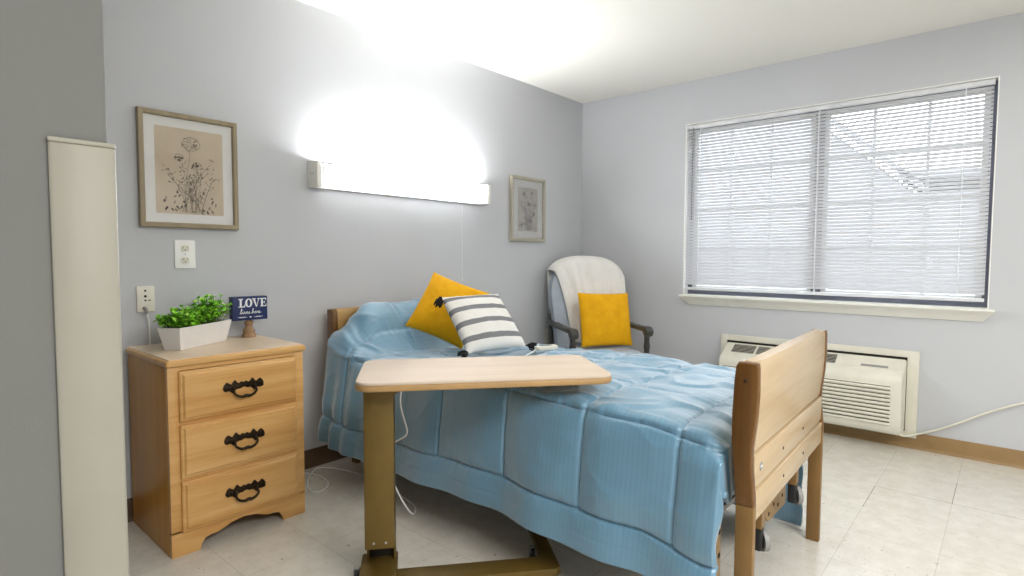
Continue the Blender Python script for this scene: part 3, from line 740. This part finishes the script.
# ------------------------------------------------------------------ comforter
def sstep(a, b2, x):
    u = np.clip((x - a) / (b2 - a), 0, 1); return u * u * (3 - 2 * u)
def chaikin(P, it=3):
    for _ in range(it):
        Q = [P[0]]
        for a, c in zip(P, P[1:]): Q += [a * .75 + c * .25, a * .25 + c * .75]
        Q.append(P[-1]); P = Q
    return np.array(P)
YH, YF = -.180, -2.232
NV = 380
ys = np.linspace(YH, YF, NV)
NA, NT_, NF = 92, 130, 48
rows = []
for y in ys:
    bump = float(sstep(-.475, -.235, y)) * .245
    bump *= 1 - .12 * float(sstep(-.215, -.18, y))
    top = .647 + .012 * math.sin(y * 3.1)
    foot = float(np.clip((-2.15 - y) / .082, 0, 1)) ** 2
    top -= .05 * foot
    hemz = .185 + .010 * math.sin(y * 4.3 + .6) - .035 * float(np.clip((-2.0 - y) / .2, 0, 1)) + .02 * float(sstep(-.5, -.14, y))
    fl = .010 * math.sin(y * 9 + 1.1) + .007 * math.sin(y * 21)        # hanging folds
    hx = -2.600 + fl
    farz = .10 - .092 * float(np.clip((-1.75 - y) / .25, 0, 1))
    def topz(x):
        wx = 1 - float(sstep(.26, .51, abs(x + 2.07)))
        return top + bump * wx - .0 * x
    P = [(hx, hemz), (hx + .004, hemz + .06), (-2.585 + fl * .8, .34), (-2.568 + fl * .5, .46), (-2.556 + fl * .2, .56), (-2.547, top - .035 + bump * .18), (-2.522, top - .004 + bump * .44)]
    P += [(x, topz(x)) for x in (-2.46, -2.42, -2.38, -2.34, -2.28, -2.2, -2.1, -2.0, -1.9, -1.83, -1.79, -1.75, -1.71)]
    P += [(-1.66, top + bump * .1), (-1.60, top - .012), (-1.572, top - .06), (-1.565, .5), (-1.56 + .01 * math.sin(y * 12), .34), (-1.555 + .02 * math.sin(y * 12), (farz + .34) / 2), (-1.55 + .03 * math.sin(y * 11), farz)]
    C = chaikin([np.array(p) for p in P], 3)
    dl = np.concatenate([[0], np.cumsum(np.linalg.norm(np.diff(C, axis=0), axis=1))])
    sA = .455; itop = np.argmin(np.abs(C[:, 0] + 1.62) + (C[:, 1] < .5) * 9); sF = dl[itop]; tot = dl[-1]
    sv = np.concatenate([np.linspace(0, sA, NA, endpoint=False), np.linspace(sA, sF, NT_, endpoint=False), np.linspace(sF, tot, NF)])
    X = np.interp(sv, dl, C[:, 0]); Z = np.interp(sv, dl, C[:, 1])
    rows.append(np.stack([X, np.full_like(X, y), Z, sv], 1))
G = np.array(rows)                                   # NV x NU x 4
NU = G.shape[1]
PX = G[:, :, :3]
du = np.gradient(PX, axis=1); dv = np.gradient(PX, axis=0)
Nn = np.cross(du, dv); Nn /= np.linalg.norm(Nn, axis=2, keepdims=True) + 1e-9
if Nn[NV // 2, NA + NT_ // 2, 2] < 0: Nn = -Nn
su = np.concatenate([np.linspace(0, .455, NA, endpoint=False), np.linspace(.455, .455 + .90, NT_, endpoint=False), np.linspace(1.355, 1.355 + .55, NF)])
useams = np.array([.0, .125, .455, .455 + .36, .455 + .72, 1.45, 1.78])
vseams = np.array([-.36 + .0, -.712, -1.064, -1.415, -1.763, -2.10])
UU, VV = np.meshgrid(su, ys)
DU = np.min(np.abs(UU[:, :, None] - useams), axis=2); DV = np.min(np.abs(VV[:, :, None] - vseams), axis=2)
fV = np.where((UU > .125) & (UU < 1.5), 1.0, 0.0); DVe = np.where(fV > 0, DV, .18)      # no cross seams in the border
DUe = np.where((UU < .05), .2, DU)
DUe = np.where((VV > -.40) & (UU > .2) & (UU < .62), .2, DUe)        # the head border has no row seam
fade = np.where((UU > .50) & (UU < 1.3), .45, 1.0)
puff = .017 * np.minimum(1, (DUe / .07)) ** .42 * np.minimum(1, (DVe / .08)) ** .42 * (.6 + .4 * fade)
groove = -.010 * fade * (np.exp(-(DUe / .0048) ** 2) + np.exp(-(DVe / .0048) ** 2))
wr = np.zeros_like(UU)
for i in range(NV):
    for j in range(NU):
        u, v = su[j], ys[i]
        a = noise.noise(Vector((u * 5, v * 2.2, 3.1))) * .012 + noise.noise(Vector((u * 16, v * 6, 9.7))) * .0045
        a += math.exp(-DUe[i, j] / .035) * noise.noise(Vector((u * 8, v * 55, 1.3))) * .0050
        a += math.exp(-DVe[i, j] / .03) * fV[i, j] * noise.noise(Vector((u * 55, v * 8, 5.3))) * .0035
        rg = 1 - abs(noise.noise(Vector((u * 7 + v * 3, v * 5 - u * 2, 7.7))))
        a += .010 * max(0, rg - .80) / .2 * (1.0 if u > .45 else .35)
        wr[i, j] = a
lowf = np.where(UU < .45, .55, 1.0)
headf = sstep(-.62, -.25, VV) * np.where(UU < .5, 1, 0)
fold = .012 * headf * np.sin(VV * 55 + 3 * UU) * (1 - UU / .55)
OUT = PX + Nn * (puff + groove + wr * lowf + fold - .012)[:, :, None]
hang = np.clip((.455 - UU) / .455, 0, 1) * np.clip((-1.7 - VV) / .5, 0, 1) ** 1.5
OUT[:, :, 1] += .012 * hang
YE = -2.218 + (OUT[:, :, 0] + 2.545) * .0405              # the foot board stands slightly askew
OUT[:, :, 1] = YH + (OUT[:, :, 1] - YH) * (YE - YH) / (YF - YH)
OUT[:, :, 2] = np.maximum(OUT[:, :, 2], .010)
NX = 26                                              # the foot end tucks down between mattress and foot board
last = OUT[-1]; step = last - OUT[-2]; ext = []
for k in range(1, NX + 1):
    q = k / NX; e = last.copy(); wgt = np.clip((su - .33) / .13, 0, 1) * np.clip((1.50 - su) / .1, 0, 1)
    e[:, 2] -= .20 * wgt * q * (1 - .25 * q); e[:, 1] -= .006 * math.sin(q * PI / 2) - .004 * np.sin(su * 40) * q
    e[:, 0] += .030 * q * np.exp(-((su - .30) / .2) ** 2)
    ext.append(e)
OUT = np.concatenate([OUT, np.array(ext)]); ys = np.concatenate([ys, YF - np.arange(1, NX + 1) * .008]); NV += NX
b = B(); uvl = b.loops.layers.uv.new('UVMap')
vs = [[b.verts.new(OUT[i, j]) for j in range(NU)] for i in range(NV)]
for i in range(NV - 1):
    for j in range(NU - 1):
        fc = b.faces.new((vs[i][j], vs[i + 1][j], vs[i + 1][j + 1], vs[i][j + 1]))
        for lp, (ii, jj) in zip(fc.loops, ((i, j), (i + 1, j), (i + 1, j + 1), (i, j + 1))): lp[uvl].uv = (ys[ii], su[jj])
cf = obj('comforter', b, 'comforter', None, 180)
md = cf.modifiers.new('Solidify', 'SOLIDIFY'); md.thickness = .014; md.offset = -1
tag(cf, 'blue quilted satin comforter spread over the bed and hanging down its sides', 'comforter')
def cf_z(x, y):   # height of the comforter's top at a spot, with the lumps round it
    return max(cf_z1(x + dx, y + dy) for dx in (-.02, 0, .02) for dy in (-.02, 0, .02))
def cf_z1(x, y):
    i = int(np.clip(round((YH - y) / (YH - YF) * (NV - NX - 1)), 0, NV - NX - 1)); r = OUT[i]
    m = slice(NA - 4, NA + NT_); return float(np.interp(x, r[m, 0], r[m, 2]))

# ------------------------------------------------------------------ pillows
def cushion(name, s, thick, seed, mat, parent, pinch=.05, wide=1.0):
    b = B(); n = 33; vsd = {}
    for side in (1, -1):
        for i in range(n):
            for j in range(n):
                u, v = -1 + 2 * i / (n - 1), -1 + 2 * j / (n - 1)
                edge = max(abs(u), abs(v)) > .999
                if edge and side < 0: vsd[(i, j, -1)] = vsd[(i, j, 1)]; continue
                x = u * (1 - pinch * (1 - v * v) * abs(u)) * s / 2 * wide; y = v * (1 - pinch * (1 - u * u) * abs(v)) * s / 2
                q = max(0, (1 - u * u) * (1 - v * v)); z = thick / 2 * q ** .42
                z += .006 * noise.noise(Vector((u * 2.2, v * 2.2, seed + side))) * q ** .5 + .003 * noise.noise(Vector((u * 6, v * 6, seed * 2.0))) * q ** .3
                vsd[(i, j, side)] = b.verts.new((x, y, side * z))
        for i in range(n - 1):
            for j in range(n - 1):
                q = [vsd[(i, j, side)], vsd[(i + 1, j, side)], vsd[(i + 1, j + 1, side)], vsd[(i, j + 1, side)]]
                b.faces.new(q if side > 0 else q[::-1])
    return obj(name, b, mat, parent, 75)
def frame_from(BLc, BRc, TLc):
    """matrix with local x along bottom edge, y up the pillow, z out of its front"""
    BLc, BRc, TLc = map(Vector, (BLc, BRc, TLc))
    x = (BRc - BLc).normalized(); y = (TLc - BLc); y = (y - x * y.dot(x)).normalized(); z = x.cross(y)
    c = (BRc + TLc) / 2
    return Matrix(((x.x, y.x, z.x, c.x), (x.y, y.y, z.y, c.y), (x.z, y.z, z.z, c.z), (0, 0, 0, 1)))
# mustard pillow standing on one corner against the raised head end
Mx = frame_from((-2.175, -.365, .770), (-2.045, -.640, .666), (-2.000, -.385, 1.030))
t = thing('throw_pillow', 'mustard velvet pillow propped on its corner behind the striped pillow on the bed', 'pillow', mat=Mx, group='throw pillows')
cushion('pillow_cover', .345, .12, 2.0, 'mustard', t)
Mx = frame_from((-2.262, -.915, .690), (-1.925, -.987, .694), (-2.225, -.685, .925))
t = thing('throw_pillow', 'white pillow with grey stripes and black corner tassels leaning on the bed', 'pillow', mat=Mx, group='throw pillows')
cushion('pillow_cover', .350, .11, 5.0, 'striped', t)
Mi = Mx.inverted()
def tassel(cx, cy, out):
    """a black yarn tassel: knot at the corner and a skirt of threads hanging down in world space"""
    b = B(); c = Vector((cx, cy, .0)); dn = (Mi.to_3x3() @ Vector((0, 0, -1))).normalized(); d = (dn * (.9 if cy > 0 else .30) + Vector(out) * .6).normalized()
    rr = random.Random(int(cx * 1000) + 3)
    tube(b, [c, c + Vector(out) * .008, c + Vector(out) * .012 + d * .006], .004, 8)
    k0 = c + Vector(out) * .012 + d * .012
    for k in range(44):
        a = rr.uniform(0, 2 * PI); sp = Vector((math.cos(a), math.sin(a), rr.uniform(-1, 1))); sp -= d * sp.dot(d); sp.normalize()
        q = rr.random() ** .5 * .022
        tube(b, [k0 - d * .006, k0 + d * .006 + sp * q * .75, k0 + d * rr.uniform(.026, .044) + sp * q], .0028, 5)
    lathe_pt(b, k0 - d * .002, .011)
    obj('tassel', b, 'black_thread', t)
def lathe_pt(bm, c, r):
    tt = bmesh.new(); bmesh.ops.create_icosphere(tt, subdivisions=2, radius=r); bmesh.ops.translate(tt, vec=c, verts=tt.verts); add(bm, tt)
tassel(-.170, .170, (-.5, .2, .6)); tassel(.170, -.170, (.9, .0, .25)); tassel(-.170, -.170, (-.7, .0, .55))

# ------------------------------------------------------------------ nurse-call handset and its long white cord
hx, hy = -1.875, -1.075
t = thing('call_handset', 'pale bed handset lying beside the striped pillow with a white cord trailing to the wall', 'handset', (hx, hy, cf_z(hx, hy) + .010), R(-15))
b = B(); prism(b, rrect(-.062, -.022, .062, .022, .012), 'z', 0, .022, .006, 3, False); obj('handset_body', b, 'cream', t)
b = B()
for k in range(3): bx(b, -.035 + .024 * k, -.010, .0215, -.018 + .024 * k, .010, .0245, .001)
obj('button', b, 'grey_plastic', t)
Tm = (Matrix.Translation(t.location) @ Matrix.Rotation(R(-15), 4, 'Z')).inverted()
def wl(pts): return [Tm @ Vector(p) for p in pts]
sx = -2.668
path = [(-3.312, -.014, .905), (-3.305, -.03, .87), (-3.297, -.012, .80), (-3.295, -.010, .6), (-3.2, -.020, .06), (-3.0, -.021, .02), (-2.75, -.022, .008), (-2.62, -.06, .006), (-2.59, -.20, .006), (-2.62, -.31, .006), (-2.70, -.36, .006), (-2.735, -.32, .006), (-2.69, -.21, .013), (-2.585, -.09, .013), (-2.53, -.06, .006), (-2.48, -.14, .006), (-2.44, -.32, .006), (-2.45, -.55, .006), (-2.49, -.80, .006), (-2.52, -.85, .006), (sx + .06, -.93, .03), (sx - .01, -.905, .17), (sx - .004, -.855, .26), (sx, -.845, .335), (sx, -.945, .385), (sx, -.985, .415), (sx, -.955, .47), (sx + .01, -.915, .53), (sx + .05, -.885, .60), (-2.53, -.88, cf_z(-2.53, -.88) + .03), (-2.47, -.92, cf_z(-2.47, -.92) + .014), (-2.40, -1.02, cf_z(-2.4, -1.02) + .012), (-2.30, -1.10, cf_z(-2.3, -1.10) + .012), (-2.1, -1.12, cf_z(-2.1, -1.12) + .012), (-2.02, -1.06, cf_z(-2.02, -1.06) + .012), (hx - .065, hy + .016, cf_z(hx, hy) + .014)]
b = B(); tube(b, wl(smooth_pts(path, 3)), .0034, 8); obj('cord', b, 'white_gloss', t, 80)
b = B(); tube(b, wl([(-3.313, -.0098, .908), (-3.312, -.022, .905), (-3.309, -.030, .885)]), [.007, .007, .005], 10); obj('plug', b, 'grey_plastic', t)

# ------------------------------------------------------------------ overbed table
TZ = .735; yaw = R(-39)
t = thing('overbed_table', 'rolling overbed table with a pale wood-grain top standing beside the bed', 'table', (-3.010, -1.352, 0), yaw)
b = B(); prism(b, rrect(-.128, 0, .730, .425, .055, 8), 'z', TZ - .010, TZ, .004, 3); tp = obj('table_top', b, 'laminate', t, 40)
b = B(); prism(b, rrect(-.130, -.002, .732, .427, .057, 8), 'z', TZ - .030, TZ - .009, .006, 3); obj('table_edge', b, 'laminate_edge', tp, 40)
cu0, cu1, cn0, cn1 = -.108, -.010, .092, .245
b = B(); bx(b, cu0, cn0, .150, cu1, cn1, TZ - .030, .004); cl = obj('column', b, 'bronze_metal', t)
for u in (-.078, -.038):
    b = B(); tube(b, [(u, cn0 - .002, .172), (u, cn0 + .003, .172)], .0042, 10); obj('bolt', b, 'steel', cl)
b = B(); prism(b, [(cu1 - .002, TZ - .030), (cu1 + .075, TZ - .030), (cu1 + .05, TZ - .040), (cu1 + .015, TZ - .055), (cu1 - .002, TZ - .062)], 'y', cn0 + .004, cn1 - .004, .002); obj('gusset', b, 'bronze_metal', cl)
b = B(); bx(b, cu0 + .006, .215, .060, cu1 - .006, .243, .20, .002); obj('neck', b, 'dark_void', t)
b = B()
for u in (cu0 + .003, cu1 - .003): bx(b, u - .004, .19, .058, u + .004, .25, .175, .002)
obj('side_bracket', b, 'bronze_metal', t)
b = B(); bz0, bz1 = .034, .062
bx(b, -.128, .030, bz0, -.002, .245, bz1, .004)
prism(b, [(-.01, .032), (.540, .032), (.556, .046), (.556, .52), (.505, .52), (.505, .138), (.490, .124), (-.01, .124)], 'z', bz0, bz1, .004, 2)
obj('base', b, 'bronze_metal', t)
for u, n_ in ((-.142, .175), (-.142, .07), (.492, .22), (.53, .50), (.54, .06), (-.02, .06)):
    b = B()
    low = n_ < .1 or u > .5
    rw = .0165 if low else .024
    tube(b, [(u - .007, n_, rw), (u + .007, n_, rw)], rw, 18); cs = obj('caster', b, 'black_rubber', t)
    b = B(); bx(b, u - .011, n_ - .008, rw, u + .011, n_ + .008, rw + (.019 if low else .026), .002); obj('caster_fork', b, 'grey_plastic', cs)

# ------------------------------------------------------------------ armchair in the corner
AW = Vector((.829, -.559))
t = thing('armchair', 'grey-blue padded armchair with dark wooden arms in the room corner', 'chair', (-.416, -.388, 0), math.atan2(-.559, .829))
def arch(x, hw_, z0, z1): return z0 + (z1 - z0) * math.sqrt(max(0, 1 - (abs(x) / hw_) ** 2.6))
RC = .17                                            # recline: backward run per metre
def back_pt(x, z, off): return (x, (z - .42) * RC + off, z)
b = B(); nx, nz = 25, 24
def back_half(z): return .262 + .045 * min(1, max(0, (z - .42) / .45))
def bgrid(off, bulge):
    g = []
    for i in range(nx):
        u = -1 + 2 * i / (nx - 1); col = []
        for j in range(nz):
            vv = j / (nz - 1); z = .40 + vv * (arch(u * .30, .305, .93, 1.115) - .40)
            x = u * back_half(z) * (1 - .10 * vv ** 8)
            bl_ = bulge * (1 - u ** 4) * (.3 + .7 * math.sin(PI * min(1, vv * 1.0 + .02)))
            col.append(b.verts.new(back_pt(x, z, off + bl_)))
        g.append(col)
    return g
fr, bk = bgrid(0, -.035), bgrid(.085, .01)
for g in (fr, bk):
    for i in range(nx - 1):
        for j in range(nz - 1): b.faces.new((g[i][j], g[i + 1][j], g[i + 1][j + 1], g[i][j + 1]))
for j in range(nz - 1):
    b.faces.new((fr[0][j], fr[0][j + 1], bk[0][j + 1], bk[0][j])); b.faces.new((fr[-1][j], bk[-1][j], bk[-1][j + 1], fr[-1][j + 1]))
for i in range(nx - 1):
    b.faces.new((fr[i][-1], fr[i + 1][-1], bk[i + 1][-1], bk[i][-1])); b.faces.new((fr[i][0], bk[i][0], bk[i + 1][0], fr[i + 1][0]))
obj('backrest', b, 'vinyl_blue', t, 50)
b = B(); bx(b, -.235, -.40, .335, .235, -.01, .465, .035, 4); obj('seat', b, 'vinyl_blue', t, 60)
for s in (-1, 1):
    x = s * .287
    b = B(); pr = [(-.385, .575), (-.392, .600), (-.380, .622), (-.35, .632), (-.25, .628), (-.05, .632), (.11, .645), (.13, .630), (.11, .612), (-.05, .603), (-.25, .598), (-.33, .596), (-.345, .575), (-.365, .562)]
    prism(b, pr, 'x', x - .032, x + .032, .009, 3); obj('armrest', b, 'dark_wood', t, 50)
    b = B(); prof = [(.020, .0), (.024, .02), (.020, .10), (.026, .20), (.026, .42), (.019, .45), (.024, .49), (.019, .53), (.022, .58), (.022, .60)]
    lathe(b, prof, (x, -.345), 16); obj('front_leg', b, 'dark_wood', t, 50)
    b = B(); prism(b, [(.115, 0), (.150, 0), (.135, .40), (.150, .70), (.120, .70), (.098, .40)], 'x', x - .018, x + .018, .005); obj('rear_leg', b, 'dark_wood', t, 50)
b = B()
bx(b, -.258, -.365, .275, .258, -.330, .335, .004)
for s in (-1, 1): bx(b, s * .274 - .014, -.35, .275, s * .274 + .014, .12, .335, .004)
bx(b, -.258, .10, .275, .258, .13, .335, .004)
obj('seat_frame', b, 'dark_wood', t)
# white throw draped over the chair back
Mch = Matrix.Translation(t.location) @ Matrix.Rotation(t.rotation_euler.z, 4, 'Z')
b = B(); nu, nv = 54, 96
def thr(i, j):
    u = i / (nu - 1); vv = j / (nv - 1)
    # left edge slants: at the top the throw reaches the left side, lower down it draws in
    zt_ = 0
    front = vv < .62
    if front:
        f_ = vv / .62
        xl = -.292 + .125 * (1 - f_) ** .7; e_ = min(1, max(0, (f_ - .30) / .2)); xr = .238 + .066 * e_ * e_ * (3 - 2 * e_)
    else: xl, xr = -.29, .30
    x = xl + (xr - xl) * u
    ztop = arch(x, .315, .925, 1.118) + .018
    fold = .012 * noise.noise(Vector((u * 9, vv * 1.8, 4.4))) + .006 * noise.noise(Vector((u * 20, vv * 4, 1.0)))
    if front:
        z = .488 + (ztop - .488) * f_
        bulge = -.035 * (1 - min(1, abs(x) / .3) ** 4) * (.3 + .7 * math.sin(PI * min(1, (z - .40) / .72)))
        y = (z - .42) * RC + bulge - .024 - abs(fold) * 1.3 * (1 - f_ ** 6 * .6)
        top_round = max(0, f_ - .93) / .07; y += .035 * top_round ** 2
    else:
        f_ = (vv - .62) / .38
        if f_ < .22:
            a = f_ / .22; z = ztop + .006 * math.sin(PI * a); y = (ztop - .42) * RC - .004 + .125 * a
        else:
            a = (f_ - .22) / .78; z = ztop - .30 * a; y = (z - .42) * RC + .116 + abs(fold) * .5 + .012 * math.sin(PI * min(1, a * 2)) * 0
        z -= 0
    return (x, y, z + .004 * noise.noise(Vector((u * 6, vv * 6, 2))))
grid(b, thr, nu, nv)
th = obj('throw_blanket', b, 'throw', None, 120, recalc=True)
th.matrix_world = Mch
md = th.modifiers.new('Solidify', 'SOLIDIFY'); md.thickness = .006; md.offset = 0
tag(th, 'white knit throw draped over the back of the corner armchair', 'blanket')
# mustard cushion on the chair
c0 = Mch @ Vector((.040, -.165, .672))
Rz = Mch.to_3x3().to_4x4() @ Matrix.Rotation(R(7), 4, 'Z') @ Matrix.Rotation(R(90 - 13), 4, 'X') @ Matrix.Rotation(R(-1.5), 4, 'Z')
t = thing('throw_pillow', 'mustard velvet pillow sitting upright on the corner armchair', 'pillow', mat=Matrix.Translation(c0) @ Rz, group='throw pillows')
cushion('pillow_cover', .40, .12, 8.0, 'mustard', t, .035, 1.08)

# ------------------------------------------------------------------ wall air conditioner
t = thing('air_conditioner', 'cream through-wall air conditioner with louvred front under the window', 'air conditioner', (0, -1.827, .063))
YL, YR, FH = 1.235 - 1.827, 2.415 - 1.827, .520         # local y: -(distance); left end is +.592
b = B(); k = .045
for q in ((-.532, .545, 0, .035), (-.532, .545, FH - .040, FH), (-.59, -.532, 0, FH), (.545, .59, 0, FH)):
    bx(b, -.014, q[0], q[2], -.0005, q[1], q[3], .002)
obj('wall_frame', b, 'cream', t)
b = B(); bx(b, -.009, -.54, .03, -.001, .55, FH - .03); obj('sleeve', b, 'dark_void', t)
prof = [(-.010, .463), (-.035, .468), (-.155, .402), (-.175, .389), (-.189, .370), (-.194, .345), (-.186, .10), (-.180, .06), (-.168, .045), (-.060, .040), (-.010, .040)]
bw = (-.530, .535)
b = B(); prism(b, prof, 'y', bw[0], bw[1], .010, 3); bd = obj('cover', b, 'cream', t, 40)
# top-face frame for grilles: from (-.035,.468) to (-.150,.440)
tx, tz = Vector((-.120, -.066)).normalized()
nxn, nzn = -tz, tx
if nzn < 0: nxn, nzn = -nxn, -nzn
def top_pt(s, y, h): return (-.035 + tx * s + nxn * h, y, .468 + tz * s + nzn * h)
def top_box(bm, s0, s1, y0, y1, h0, h1):
    tt = bmesh.new(); bmesh.ops.create_cube(tt, size=1)
    for v in tt.verts: v.co = Vector(top_pt((s0 + s1) / 2 + v.co.x * (s1 - s0), (y0 + y1) / 2 + v.co.y * (y1 - y0), (h0 + h1) / 2 + v.co.z * (h1 - h0)))
    add(bm, tt)
for ya_, yb_ in ((.325, .475), (.16, .31), (-.005, .145), (-.17, -.02)):
    b = B(); top_box(b, .018, .105, ya_, yb_, .0, .0012); gr = obj('vent_opening', b, 'dark_void', bd)
    b = B()
    for k in range(6): top_box(b, .026 + .0145 * k, .0288 + .0145 * k, ya_, yb_, .0008, .0018)
    obj('vent_fin', b, 'cream', gr)
b = B(); top_box(b, .006, .112, -.51, -.20, 0, .0022); ld = obj('control_lid', b, 'cream', bd)
b = B(); top_box(b, .084, .104, -.45, -.31, .002, .0032); obj('lid_notch', b, 'grey_plastic', ld)
b = B()      # lower louvred front
for k in range(10):
    z = .322 - k * .0235
    xf = -.194 + (.37 - z) / .27 * .008
    prism(b, [(xf + .004, z), (xf - .011, z - .004), (xf - .013, z - .010), (xf + .004, z - .0185)], 'y', -.475, .50, .0015)
obj('louvre', b, 'cream', bd, 40)
b = B()
for k in range(10):
    z = .322 - k * .0235; xf = -.194 + (.37 - z) / .27 * .008
    prism(b, [(xf + .002, z + .0048), (xf - .0012, z + .0040), (xf - .0012, z + .0004), (xf + .002, z - .0002)], 'y', -.475, .50)
obj('louvre_gap', b, 'dark_void', bd)
b = B(); o0 = t.location
pts = [(-.10, -2.30, .112), (-.06, -2.36, .072), (-.020, -2.41, .088), (-.022, -2.45, .105), (-.016, -2.57, .165), (-.014, -2.74, .285), (-.014, -2.90, .37), (-.014, -3.2, .46), (-.014, -3.5, .44)]
tube(b, [Vector(p) - o0 for p in smooth_pts(pts, 3)], .0062, 8); obj('power_cord', b, 'cream', t, 80)
b = B(); o1 = Vector((-.014, -3.5, .44)) - o0; bx(b, o1.x - .02, o1.y - .02, o1.z - .02, o1.x + .012, o1.y + .02, o1.z + .02, .004); obj('plug', b, 'cream', t)

# ------------------------------------------------------------------ light
def area(name, loc, size, energy, rot, col=(1, 1, 1), sy=None):
    l = bpy.data.lights.new(name, 'AREA'); l.energy = energy; l.color = col
    l.shape = 'RECTANGLE'; l.size = size; l.size_y = sy or size
    o = bpy.data.objects.new(name, l); COL.objects.link(o); o.location = loc; o.rotation_euler = rot; return o
area('ceiling_lamp', (-1.25, -2.8, CH - .06), .8, 5, (0, 0, 0), (1.0, .985, .95), .6)
area('fill_light', (-3.3, -4.1, CH - .06), 1.8, 76, (0, 0, 0), (1.0, .98, .95), 1.2)  # broad soft fill added out of view to lift the room
wd = bpy.data.worlds.new('sky'); sc.world = wd; wd.use_nodes = True
bg = wd.node_tree.nodes['Background']; bg.inputs[0].default_value = (.94, .97, 1, 1); bg.inputs[1].default_value = 6.0

# ------------------------------------------------------------------ camera (solved from the room's lines)
cam = bpy.data.cameras.new('camera'); co = bpy.data.objects.new('camera', cam); COL.objects.link(co); sc.camera = co
F, YAW, PIT, ROL = 570.965, R(41.1532), R(3.1259), R(.232)
cam.sensor_width = 36; cam.sensor_fit = 'HORIZONTAL'; cam.lens = F / 1024 * 36; cam.clip_start = .02
f = Vector((math.cos(YAW) * math.cos(PIT), math.sin(YAW) * math.cos(PIT), -math.sin(PIT)))
r = Vector((math.sin(YAW), -math.cos(YAW), 0)); u = r.cross(f)
c_, s_ = math.cos(ROL), math.sin(ROL)
rr, uu = r * c_ + u * s_, -r * s_ + u * c_
co.matrix_world = Matrix(((rr.x, uu.x, -f.x, -4.1137), (rr.y, uu.y, -f.y, -2.8044), (rr.z, uu.z, -f.z, 1.1337), (0, 0, 0, 1)))

vs_ = sc.view_settings
vs_.view_transform = 'Standard'; vs_.look = 'None'; vs_.exposure = 0.53; vs_.gamma = 1; vs_.use_curve_mapping = False
sc.cycles.use_denoising = True
sc.cycles.max_bounces = 10; sc.cycles.diffuse_bounces = 6; sc.cycles.transparent_max_bounces = 16
sc.cycles.sample_clamp_indirect = 8
